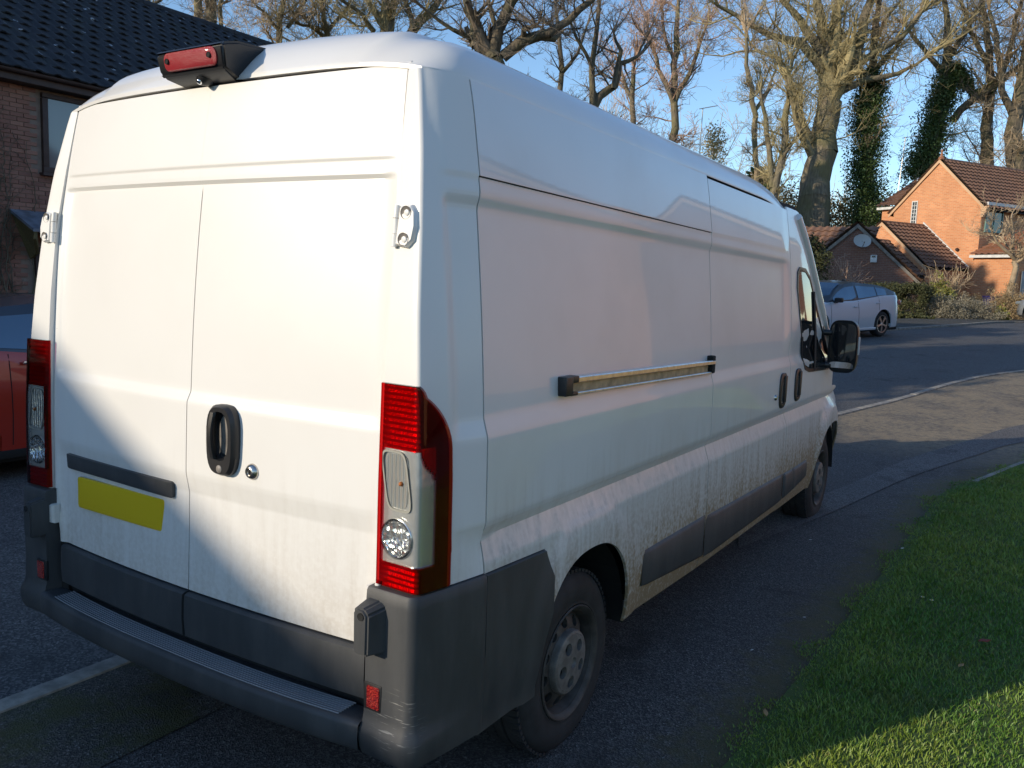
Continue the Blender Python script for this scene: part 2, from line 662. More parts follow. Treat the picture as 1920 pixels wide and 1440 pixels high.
g = np.zeros((81, 81, 3))
s1 = np.sign(np.linspace(-1, 1, 81)) * np.abs(np.linspace(-1, 1, 81)) ** 2.2 * 420
g[:, :, 0] = s1[:, None]
g[:, :, 1] = s1[None, :] + 10
g[:, :, 2] = terrain(g[:, :, 0], g[:, :, 1]) - .06
MB().grid(g).build('ground', M['earth'], kind='structure', smooth=180)
ribbon('road', FAR, NEAR, 120, 8, 0.0, M['road'])
LAWN = [(1.0, -3.0), (1.35, 0.0), (1.50, 1.0), (1.54, 1.6), (1.575, 2.3), (1.64, 3.8), (1.68, 5.2), (1.74, 6.4), (1.97, 7.13), (2.30, 8.3), (2.9, 10.0), (4.0, 12.5)]


def dist_poly(co, P):
    P = np.array(resample(P, 120)[0])
    d = np.full(len(co), 9.0)
    for i in range(0, len(co), 4000):
        d[i:i + 4000] = np.sqrt(((co[i:i + 4000, None, :] - P[None]) ** 2).sum(-1)).min(1)
    return d


def moss_fn(co):
    d = dist_poly(co, LAWN)
    k = dist_poly(co, NEAR[4:12])
    v = np.clip(1 - d / .55, 0, 1) * .95
    v = np.maximum(v, np.clip(1 - k / .35, 0, 1) * .5)
    return v


def sunlit_tan_fn(co):  # weight of the painted sunlit tan on the pavement ahead of the van
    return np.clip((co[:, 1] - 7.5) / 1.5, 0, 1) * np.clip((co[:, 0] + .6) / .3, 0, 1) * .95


PAVR = [(14, -40), (14, -6), (13, 0), (12, 3), (11, 6), (10, 8), (9, 10), (9, 12), (9, 13.7), (9, 15.3), (9.5, 17), (10, 20), (13, 24), (18, 28), (48, 44)]
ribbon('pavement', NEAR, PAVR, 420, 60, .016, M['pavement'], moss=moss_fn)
ribbon('pavement_strip', [(-.955, -9), (-.96, -3), (-.965, 0), (-.945, 3)], [(-.27, -9), (-.275, -3), (-.28, 0), (-.28, 3)], 40, 6, .022, M['rough_tarmac'])
ribbon('footpath', [(.55, 4.4), (.93, 5.85), (1.28, 7.64), (1.75, 9.2), (2.2, 10.6), (3.6, 13.4)], [(.75, 3.8), (1.07, 5.15), (1.40, 6.79), (1.85, 8.3), (2.3, 9.5), (3.8, 12.0)], 60, 6, .022, M['band'])
FAR2 = [(-9.5, -40), (-9.5, -6), (-9.4, 0), (-9.2, 7), (-8.5, 12), (-7.2, 17.6), (-5.6, 22), (-3.9, 26.4), (-2.0, 30.4), (-1.0, 33.2), (.2, 35.6), (3, 38.8), (8, 42.3), (19, 49), (39, 61)]
ribbon('far_pavement', FAR2, FAR, 120, 6, .03, M['far_pavement'])


def kerb(name, path, w, h, length, zoff, s0, s1):
    root = bpy.data.objects.new(name, None)
    COL.objects.link(root)
    root['kind'] = 'structure'
    _, tot = resample(path, 10)
    s = s0
    base = None
    i = 0
    while s < s1:
        (p, q), _ = resample(path, np.array([s, s + length - .008]))
        m = (p + q) / 2
        ang = math.atan2(q[1] - p[1], q[0] - p[0])
        if base is None:
            base = MB().box((0, 0, 0), (length - .012, w, h), .008).build('kerb_stone', M['kerb'], root, smooth=40)
            o = base
        else:
            o = base.copy()
            COL.objects.link(o)
        zp, zq = float(terrain(p[0], p[1])), float(terrain(q[0], q[1]))
        o.location = (m[0], m[1], (zp + zq) / 2 + zoff - h / 2 + random.uniform(-.003, .003))
        o.rotation_euler = (0, -math.atan2(zq - zp, length), ang + random.uniform(-.006, .006))
        s += length
        i += 1
    return root


kerb('kerb', NEAR, .10, .16, .915, .034, 36.0, 72.0)
kerb('far_kerb', FAR, .125, .2, .915, .06, 52.0, 90.0)
kerb('lawn_edging', [(1.93, 7.0), (2.28, 8.2), (2.9, 10.0), (4.0, 12.5)], .05, .12, .9, .035, 0.0, 5.6)

# lawn: soil sheet plus blades
LR = [(7, -3), (7, 0), (7, 1), (7, 1.6), (7, 2.3), (7, 3.8), (7, 5.2), (7, 6.4), (7, 7.13), (7, 8.3), (7.2, 10.0), (7.4, 12.5)]
ribbon('lawn', LAWN, LR, 80, 12, .030, M['soil'])
edge, _ = resample(LAWN, 200)


def lawn_blades():
    nb = 300000
    # denser close to the camera
    y = -0.6 + 12.5 * RNG.random(nb) ** 1.55
    xe = np.interp(y, edge[:, 1], edge[:, 0])
    x = xe + 3.6 * RNG.random(nb) ** 1.25 + RNG.normal(0, .035, nb) - .01
    wob = .05 * np.sin(y * 7.1) + .03 * np.sin(y * 17.3)
    x += wob * np.clip(1 - (x - xe) / .5, 0, 1)
    patch = np.sin(x * 5.1 + np.sin(y * 3.3) * 2) * np.sin(y * 4.4 + 1.3) * .5 + .5
    dn = np.hypot(x - CAM[0], y - CAM[1])
    h = (.012 + .015 * RNG.random(nb) + .008 * patch) * np.where(RNG.random(nb) > .97, 1.7, 1)
    h *= np.clip((x - xe) / .12, .45, 1)
    w = .0011 + .0008 * RNG.random(nb) + dn * .00016
    a = RNG.random(nb) * 2 * PI
    lean = h * (.25 + .75 * RNG.random(nb))
    la = RNG.random(nb) * 2 * PI
    z = terrain(x, y) + .028
    ca, sa = np.cos(a) * w, np.sin(a) * w
    lx, ly = np.cos(la) * lean, np.sin(la) * lean
    V = np.zeros((nb, 5, 3))
    V[:, 0] = np.stack([x - ca, y - sa, z], 1)
    V[:, 1] = np.stack([x + ca, y + sa, z], 1)
    V[:, 2] = np.stack([x + ca * .8 + lx * .35, y + sa * .8 + ly * .35, z + h * .6], 1)
    V[:, 3] = np.stack([x - ca * .8 + lx * .35, y - sa * .8 + ly * .35, z + h * .6], 1)
    V[:, 4] = np.stack([x + lx, y + ly, z + h * .95], 1)
    me = bpy.data.meshes.new('grass')
    b = np.arange(nb)[:, None] * 5
    me.vertices.add(nb * 5)
    me.vertices.foreach_set('co', V.ravel())
    quad = b + np.array([[0, 1, 2, 3]])
    tri = b + np.array([[3, 2, 4]])
    li = np.concatenate([quad, tri], 1).ravel()
    me.loops.add(len(li))
    me.loops.foreach_set('vertex_index', li)
    me.polygons.add(nb * 2)
    st = (np.arange(nb)[:, None] * 7 + np.array([[0, 4]])).ravel()
    me.polygons.foreach_set('loop_start', st)
    me.update(calc_edges=True)
    me.materials.append(M['grass'])
    o = bpy.data.objects.new('grass', me)
    COL.objects.link(o)
    o['kind'] = 'stuff'


lawn_blades()

# ------------------------------------------------------------------ THE VAN
VOFF = (0.0, 2.9, 0.0)
van = thing('white_van', 'long high-roof white panel van parked with its dirty flank and rear doors toward us', 'van', VOFF)
XS_Z = np.array([.30, .36, .45, .60, .85, 1.1, 1.41, 1.62, 1.86, 2.0, 2.13, 2.3, 2.345])
XS_X = np.array([.965, .985, 1.006, 1.021, 1.022, 1.020, 1.012, .998, .976, .961, .942, .913, .902])


def smooth_interp(z, zs, xs):
    # monotone-ish cubic through the table
    z = np.asarray(z, float)
    m = np.gradient(xs, zs)
    i = np.clip(np.searchsorted(zs, z) - 1, 0, len(zs) - 2)
    h = zs[i + 1] - zs[i]
    t = (z - zs[i]) / h
    return (2 * t ** 3 - 3 * t ** 2 + 1) * xs[i] + (t ** 3 - 2 * t ** 2 + t) * h * m[i] + (-2 * t ** 3 + 3 * t ** 2) * xs[i + 1] + (t ** 3 - t ** 2) * h * m[i + 1]


def sstep(x, a, b):
    t = np.clip((np.asarray(x, float) - a) / (b - a), 0, 1)
    return t * t * (3 - 2 * t)


FZ = np.array([.0, .84, .92, 1.0, 1.038, 1.055, 1.30, 1.312, 1.36, 1.372, 1.962, 1.974, 2.0, 2.012, 2.05, 2.06, 3])
FX = np.array([.0, .0, -.002, -.028, -.004, 0., 0., -.001, -.014, -.015, -.015, -.013, -.002, 0., 0., .004, .004])


def xs(y, z):
    """half width of the van's outer skin"""
    y, z = np.broadcast_arrays(np.asarray(y, float), np.asarray(z, float))
    base = smooth_interp(z, XS_Z, XS_X)
    zs = z + .011 * np.clip(y - .3, 0, 5) * sstep(z, 1.5, 1.9)       # upper lines fall slightly towards the front
    f = np.interp(zs, FZ, FX)
    fade = sstep(y, .165, .19) * (1 - sstep(y, 3.60, 3.68) * sstep(z, 1.4, 1.5))
    f = f * np.where(z > 1.0, fade, sstep(y, .15, .4))
    # wheel arch lips
    for yc in (1.0, 5.035):
        r = ((np.abs(y - yc) / .365) ** 2.4 + (np.clip(z - .36, 0, 9) / .45) ** 2.4) ** (1 / 2.4)
        f = f + (.014 if yc < 3 else .030) * sstep(r, 1.40 if yc > 3 else 1.34, 1.16) * sstep(z, 1.06, .94)
    taper = .11 * (np.clip(y - 3.95, 0, 3) / 1.0) ** 2 * sstep(z, 1.15, 2.0) * .75
    nose = .10 * np.clip((y - 4.9) / .75, 0, 1.2) ** 2
    return base + f - taper - nose


ARCH_R = (1.0, .365, .36, .45)
ARCH_F = (5.035, .47, .36, .44)


def arch_z(y, A, zmin):
    t = np.clip(np.abs(np.asarray(y) - A[0]) / A[1], 0, 1)
    z = A[2] + A[3] * (1 - t ** 2.4) ** (1 / 2.4)
    return np.where(np.abs(np.asarray(y) - A[0]) < A[1], z, zmin)


ZROWS = np.unique(np.round(np.concatenate([np.arange(.34, 2.36, .05), FZ[1:-1], FZ[1:-1] - .012, FZ[1:-1] + .012, [1.02, 1.335, 2.345]]), 4))


def flange(o, d, depth=.012, alt=None):
    """turn the open boundary of a sheet inward so that its gap has depth"""
    bm = bmesh.new()
    bm.from_mesh(o.data)
    e = [x for x in bm.edges if x.is_boundary]
    r = bmesh.ops.extrude_edge_only(bm, edges=e)
    for v in [q for q in r['geom'] if isinstance(q, bmesh.types.BMVert)]:
        if alt is not None and v.co.y + VOFF[1] > .2:
            v.co += Vector(alt) * .012
        else:
            v.co += Vector(d) * depth
    bmesh.ops.recalc_face_normals(bm, faces=bm.faces)
    bm.to_mesh(o.data)
    bm.free()
    o.data.polygons.foreach_set('use_smooth', [True] * len(o.data.polygons))
    o.data.set_sharp_from_angle(angle=rad(38))


def side_sheet(name, ys, zb, zt, mat, sgn, off=0.0, yfun=None, flg=True, parent=None, rows=None):
    ys = np.asarray(ys, float)
    rows = ZROWS if rows is None else rows
    P = np.zeros((len(ys), len(rows), 3))
    for i, y in enumerate(ys):
        b, t = float(zb(y)), float(zt(y))
        z = np.clip(rows, b, t)
        yy = np.full_like(z, y) if yfun is None else yfun(y, z)
        P[i, :, 0] = sgn * (xs(yy, z) + off)
        P[i, :, 1] = yy
        P[i, :, 2] = z
    o = MB().grid(P).build(name, mat, parent or van, smooth=38, offset=VOFF, weld=1e-5)
    if flg:
        flange(o, (-sgn, 0, 0))
    return o


ROOFZ = 2.338


def roofz(y):
    return ROOFZ - .0105 * np.clip(np.asarray(y, float) - .3, 0, 5)


def archcols(A, a, b, step=.06):
    th = np.linspace(0, PI, 33)
    c = A[0] - A[1] * np.cos(th)
    base = np.concatenate([np.arange(a, b, step), [a, b], c])
    eps = [A[0] - A[1] - 1e-4, A[0] + A[1] + 1e-4]
    base = np.concatenate([base, eps])
    return np.unique(base[(base >= a) & (base <= b)])


G1, G2, G3, GAP = .307, 2.268, 3.728, .0035
for sgn in (1, -1):
    # quarter panel between the rear corner and the sliding door
    def zb(y):
        if y < .668:
            return .905 - .02 * (y - .1) / .55
        if y <= ARCH_R[0] + ARCH_R[1]:
            return max(arch_z(y, ARCH_R, .40), .40)
        return .405 - .03 * (y - 1.365) / .9
    cols = archcols(ARCH_R, G1 + GAP, G2 - GAP)
    cols = np.unique(np.concatenate([cols, [.6675, .6685]]))
    side_sheet('quarter_panel', cols, zb, lambda y: 2.0548 - .011 * (y - .3), M['paint'], sgn)
    side_sheet('upper_side_panel', np.arange(G1 + GAP, G2 - GAP + .001, (G2 - G1 - 2 * GAP) / 24), lambda y: 2.0594 - .011 * (y - .3), lambda y: float(roofz(y)) - .009, M['paint'], sgn)
    side_sheet('sliding_door', np.linspace(G2 + GAP, G3 - GAP, 30), lambda y: .375 - .006 * (y - 2.3), lambda y: float(roofz(y)) - .024, M['paint'], sgn)

    # cab door and wing
    def zt(y):
        if y < 3.96:
            return float(roofz(y)) - .004
        return max(1.28, min(float(roofz(y)) - .004, 2.30 - 1.02 * (y - 4.02)))

    def zb2(y):
        return max(float(arch_z(y, ARCH_F, .36)), .36)
    cols = archcols(ARCH_F, G3 + GAP, 5.0)
    side_sheet('cab_door', cols, zb2, zt, M['paint'], sgn)
    cols = archcols(ARCH_F, 5.004, 5.62)
    side_sheet('front_wing', cols, lambda y: max(float(arch_z(y, ARCH_F, .40)), .40), lambda y: 1.08 - .75 * (y - 5.0) ** 2 * .6, M['paint'], sgn)

# rear corner: a loft from the door gap round the corner to the first seam


def door_edge(z):
    return np.interp(z, [.55, .72, .86, .90, 1.55, 1.90, 2.09, 2.36], [.790, .796, .828, .832, .832, .830, .813, .795])


Y0Z = np.array([.3, .55, .69, .9, 1.2, 1.47, 1.7, 1.9, 2.1, 2.36, 2.42])
Y0Y = np.array([.054, .055, .058, .062, .066, .075, .089, .107, .131, .175, .188])


def y0(z):
    return smooth_interp(z, Y0Z, Y0Y)


DZ = np.array([0, .69, 1.03, 1.085, 1.10, 1.325, 1.335, 1.365, 1.38, 2.036, 2.048, 2.06, 2.088, 2.095, 3])
DY = np.array([.012, .012, .014, .002, 0, 0, .001, .014, .015, .015, .004, .003, .003, -.001, -.001])


def door_y(x, z, feat=True):
    e = door_edge(z)
    f = np.interp(z, DZ, DY)
    if feat is True:
        f = f * sstep(.985 - np.abs(x) / e, 0, .03)
    return y0(z) - .036 * (1 - (np.abs(x) / e) ** 2) + f


CORN_Z = [.3, .9, 1.2, 1.48, 1.65, 1.91, 2.1, 2.3, 2.336]
CORN_X = [.975, .975, .973, .959, .944, .921, .895, .853, .843]
CORN_Y = [.045, .045, .046, .052, .063, .092, .120, .157, .164]


def corner_path(z, n=30):
    """plan polyline of the rear corner at height z, from the door gap to the first seam (right side)"""
    xd = float(door_edge(z)) + .005
    xsd = float(smooth_interp(z, XS_Z, XS_X))
    xc = float(np.interp(z, CORN_Z, CORN_X))
    yc = float(np.interp(z, CORN_Z, CORN_Y))
    yd = yc + .004
    A, B = np.array([xd, yd]), np.array([xc - .010, yc - .0008])
    C = np.array([xc + .001, yc])
    D = np.array([xc + .0035, yc + .011])
    E = np.array([xsd, G1 - GAP])
    K = np.array([xc + (xsd - xc) * .62, yc + (.3 - yc) * .48])
    P = [A + (B - A) * t for t in np.linspace(0, 1, 6)]
    P += [(1 - t) ** 2 * B + 2 * t * (1 - t) * C + t * t * D for t in np.linspace(0, 1, 11)[1:]]
    P += [(1 - t) ** 2 * D + 2 * t * (1 - t) * K + t * t * E for t in np.linspace(0, 1, 15)[1:]]
    P = np.array(P)
    # panel recess just behind the seam
    y = P[:, 1]
    f = np.interp(z, FZ, FX) if z > 1.0 else np.interp(z, FZ, FX) * sstep(y, .15, .4)
    fade = sstep(y, .165, .19) if z > 1.0 else 1.0
    P[:, 0] += f * fade
    return P


NP_ = 30


def corner_pt(z, s, off=0.0):
    """point on the corner skin; s runs 0..29 along the path"""
    P = corner_path(z)
    s = np.clip(s, 0, len(P) - 1)
    i = int(min(math.floor(s), len(P) - 2))
    t = s - i
    p = P[i] * (1 - t) + P[i + 1] * t
    a = P[max(i - 1, 0)]
    b = P[min(i + 2, len(P) - 1)]
    d = b - a
    nrm = np.array([d[1], -d[0]])
    nrm /= np.linalg.norm(nrm)
    p = p + nrm * off
    return np.array([p[0], p[1], z]), np.array([nrm[0], nrm[1], 0])


def s_at_y(z, y):
    P = corner_path(z)
    return float(np.interp(y, P[12:, 1], np.arange(12, len(P))))


CZ = np.unique(np.round(np.concatenate([np.arange(.9, 2.345, .045), FZ[5:-1], FZ[5:-1] - .01, FZ[5:-1] + .01, [.90, 2.335]]), 4))
CZ = CZ[(CZ >= .90) & (CZ <= 2.336)]
for sgn in (1, -1):
    P = np.array([[[sgn * q[0], q[1], z] for q in corner_path(z)] for z in CZ])
    o = MB().grid(P).build('rear_corner_panel', M['paint_rear'], van, smooth=40, offset=VOFF)
    flange(o, (-sgn * .12, 1, 0), .035, alt=(-sgn, 0, 0))


# inner dark shell seen through the gaps
def core_section(y):
    z = np.array([.42, .9, 1.4, 1.9, 2.2, 2.3])
    return z


mb = MB()
for sgn in (1, -1):
    P = []
    for y in np.concatenate([np.linspace(.36, .64, 4), np.linspace(.66, 1.36, 9), np.linspace(1.4, 4.1, 20)]):
        lo = .42 if not (.6 < y < 1.42) else .86
        P.append([[sgn * (float(xs(y, max(z, lo))) - .03), y, max(z, lo)] for z in (.42, .9, 1.0, 1.1, 1.3, 1.5, 1.8, 2.0, 2.1, 2.2, 2.33)])
    mb.grid(P)
    P = [[[sgn * (q[0] - .02), q[1] + .025, z] for q in corner_path(z)] for z in np.linspace(.5, 2.30, 20)]
    mb.grid(P)
P = [[[x, float(door_y(x, z)) + .03, z] for x in np.linspace(-.83, .83, 15)] for z in np.linspace(.42, 2.32, 12)]
mb.grid(P)
mb.box((0, 2.2, .44), (1.8, 4.2, .04))
mb.box((0, 1.0, .84), (1.9, .86, .02))
mb.build('inner_shell', M['core'], van, smooth=60, offset=VOFF, normals=False)


# rear doors
def door(name, x0f, x1f, sgnface):
    zr = np.unique(np.round(np.concatenate([np.linspace(.695, 2.352, 44), DZ[1:-1], DZ[1:-1] - .006, DZ[1:-1] + .006]), 4))
    zr = zr[(zr >= .694) & (zr <= 2.353)]
    P = []
    for z in zr:
        a, b = x0f(z), x1f(z)
        # denser near the ends so that pressings fade out
        t = (1 - np.cos(np.linspace(0, PI, 28))) / 2
        x = a + (b - a) * t
        P.append(np.stack([x, door_y(x, z), np.full_like(x, z)], 1))
    o = MB().grid(np.array(P)).build(name, M['paint_rear'], van, smooth=40, offset=VOFF)
    flange(o, (0, 1, 0), .02)
    return o


XC = .012
dl = door('rear_door', lambda z: -float(door_edge(z)), lambda z: XC - (.0022 if z < 2.03 else .0002), 1)
dr = door('rear_door', lambda z: XC + (.0022 if z < 2.03 else .0002), lambda z: float(door_edge(z)), 1)
# dark plastic along the foot of each door


def door_foot(a, b, par):
    mb = MB()
    zr = [.535, .54, .60, .66, .682, .688]
    off = [.004, -.004, -.010, -.010, -.008, .004]
    P = []
    for z, f in zip(zr, off):
        x = np.linspace(a, b, 16)
        P.append(np.stack([x, y0(z) - .036 * (1 - (np.abs(x) / .79) ** 2) + f, np.full_like(x, z)], 1))
    mb.grid(np.array(P))
    o = mb.build('door_foot', M['plastic'], par, smooth=35, offset=VOFF)
    flange(o, (0, 1, 0), .03)


door_foot(-.775, XC - .006, dl)
door_foot(XC + .006, .788, dr)


def loop_plate(mb, pts_xz, yf, depth, ccw=True):
    """a raised plate on the rear face: outline in x,z; yf(x,z) gives the skin"""
    n = len(pts_xz)
    V = []
    for d in (.004, -depth * .75):
        V += [[x, float(yf(x, z)) + d, z] for x, z in pts_xz]
    cx = np.mean([p[0] for p in pts_xz])
    cz = np.mean([p[1] for p in pts_xz])
    ins = [(cx + (x - cx) * .93, cz + (z - cz) * .96) for x, z in pts_xz]
    V += [[x, float(yf(x, z)) - depth, z] for x, z in ins]
    F = []
    for k in range(2):
        for i in range(n):
            j = (i + 1) % n
            F.append((k * n + i, k * n + j, (k + 1) * n + j, (k + 1) * n + i))
    F.append(tuple(range(2 * n, 3 * n)))
    mb.add(V, F)


def rrect(x0, x1, z0, z1, r, n=5, sk=0.0):
    P = []
    for cx, cz, a0 in ((x1 - r, z1 - r, 0), (x0 + r, z1 - r, 90), (x0 + r, z0 + r, 180), (x1 - r, z0 + r, 270)):
        for k in range(n + 1):
            a = rad(a0 + 90 * k / n)
            P.append((cx + r * math.cos(a), cz + r * math.sin(a)))
    return P


mb = MB()
loop_plate(mb, rrect(-.735, -.062, .996, 1.052, .010), door_y, .016)
mb.build('plate_light_bar', M['plastic'], dl, smooth=35, offset=VOFF)
mb = MB()
Q = rrect(-.640, -.122, .862, .978, .010)
loop_plate(mb, [(x, z + .0 * x) for x, z in Q], lambda x, z: float(door_y(-.38, .92)) + .0 - .02 * (x + .38) * 0, .008)
o = mb.build('number_plate', M['plate'], dl, smooth=35, offset=VOFF)

# rear handle: oval bezel with a recess, a grab bar and a key barrel
HX, HZ = .205, 1.232


def ell(cx, cz, a, b, p, n=28):
    P = []
    for k in range(n):
        t = 2 * PI * k / n
        c, s = math.cos(t), math.sin(t)
        P.append((cx + a * abs(c) ** (2 / p) * (1 if c > 0 else -1), cz + b * abs(s) ** (2 / p) * (1 if s > 0 else -1)))
    return P


yh = float(door_y(HX, HZ))
mb = MB()
rings = [(.066, .113, .004, 3.2), (.066, .113, -.018, 3.2), (.058, .106, -.030, 3.0), (.043, .078, -.029, 2.6), (.038, .072, -.008, 2.6), (.032, .066, -.0035, 2.4)]
P = []
for a, b, d, p in rings:
    cz = HZ + (.014 if a < .05 else 0)
    P.append([[x, yh + d, z] for x, z in ell(HX, cz, a, b, p)])
P = np.array(P).transpose(1, 0, 2)
mb.grid(P, close_u=True)
mb.add(P[:, -1], [tuple(range(28))])
hd = mb.build('door_handle', M['black_plastic'], dr, smooth=35, offset=VOFF)
mb = MB()
for z0_, z1_ in [(HZ - .060, HZ + .088)]:
    zz = np.linspace(z0_, z1_, 9)
    bow = -.026 - .012 * np.sin(np.linspace(0, PI, 9))
    P = [[[HX - .026 + sx, yh + b_ + sy, z] for sx, sy in ((-.011, 0), (-.007, -.008), (.007, -.008), (.011, 0), (.006, .008), (-.006, .008))] for z, b_ in zip(zz, bow)]
    mb.grid(np.array(P).transpose(1, 0, 2), close_u=True)
gb = MB()
gb.v, gb.f, gb.n = mb.v, mb.f, mb.n
gb.build('grab_bar', M['black_plastic'], dr, smooth=60, offset=VOFF)
MB().lathe([(0, .034), (.009, .034), (.013, .031), (.013, 0)], (HX + .003, yh, HZ - .090), (0, -1, 0), 20).build('key_barrel', M['hub'], dr, smooth=40, offset=VOFF)
MB().add([[x_, yh - .0040, z_] for x_, z_ in ell(HX + .004, HZ + .014, .030, .062, 2.6)], [tuple(range(28))]).build('handle_cup', M['hub'], dr, offset=VOFF)
yl = float(door_y(.327, 1.15))
mb = MB().lathe([(0, .012), (.012, .012), (.013, .016), (.017, .015), (.024, .006), (.026, .001), (.026, -.003)], (.327, yl, 1.147), (0, -1, 0), 28)
mb.build('security_lock', M['brass_lock'], dr, smooth=40, offset=VOFF)
MB().box((.327, yl - .0125, 1.147), (.003, .003, .009)).build('key_slot', M['core'], dr, offset=VOFF)


# hinges
def hinge(sgn, zc, big=True):
    x0_ = .826
    mb = MB()
    pts = [(.848, -.052), (.885, -.058), (.906, -.040), (.912, 0), (.906, .040), (.890, .058), (.852, .054)] if big else [(.80, -.036), (.87, -.040), (.885, 0), (.87, .040), (.80, .036)]
    V = []
    n_ = len(pts)
    for d, k in ((.012, 1.0), (-.010, 1.0), (-.018, .9)):
        for x, z in pts:
            xx = .875 + (x - .875) * k
            zz = zc + z * k
            yy = float(np.interp(zz, CORN_Z, CORN_Y)) + .004 - .004 * max(0, (xx - .83)) / .12
            V.append([sgn * xx, yy + d, zz])
    F = []
    for k in range(2):
        for i in range(n_):
            j = (i + 1) % n_
            F.append((k * n_ + i, k * n_ + j, (k + 1) * n_ + j, (k + 1) * n_ + i))
    F.append(tuple(range(2 * n_, 3 * n_)))
    mb.add(V, F)
    yk = float(np.interp(zc, CORN_Z, CORN_Y)) - .008
    mb.tube([(sgn * .838, yk - .002 + .0 , zc - .056), (sgn * .838, yk, zc - .022)], .0095, 12)
    mb.tube([(sgn * .838, yk + .002, zc - .020), (sgn * .838, yk + .004, zc + .020)], .0095, 12)
    mb.tube([(sgn * .838, yk + .004, zc + .022), (sgn * .838, yk + .008, zc + .056)], .0095, 12)
    h = mb.build('hinge', M['paint_rear'], van, smooth=40, offset=VOFF)
    if big:
        for dz in (-.036, .036):
            c = (sgn * .877, float(np.interp(zc + dz, CORN_Z, CORN_Y)) - .0095, zc + dz)
            MB().lathe([(0, .0055), (.015, .006), (.018, .0085)], c, (0, -1, 0), 20).build('bolt_recess', M['hub'], h, smooth=40, offset=VOFF)
            MB().lathe([(0, .0105), (.006, .0105), (.0085, .0095), (.0085, .004)], (c[0] + .004, c[1], c[2]), (0, -1, 0), 8).build('bolt', M['paint_rear'], h, smooth=30, offset=VOFF)


hinge(1, 1.900)
hinge(-1, 1.900)
hinge(-1, .805, False)
hinge(1, .855, False)


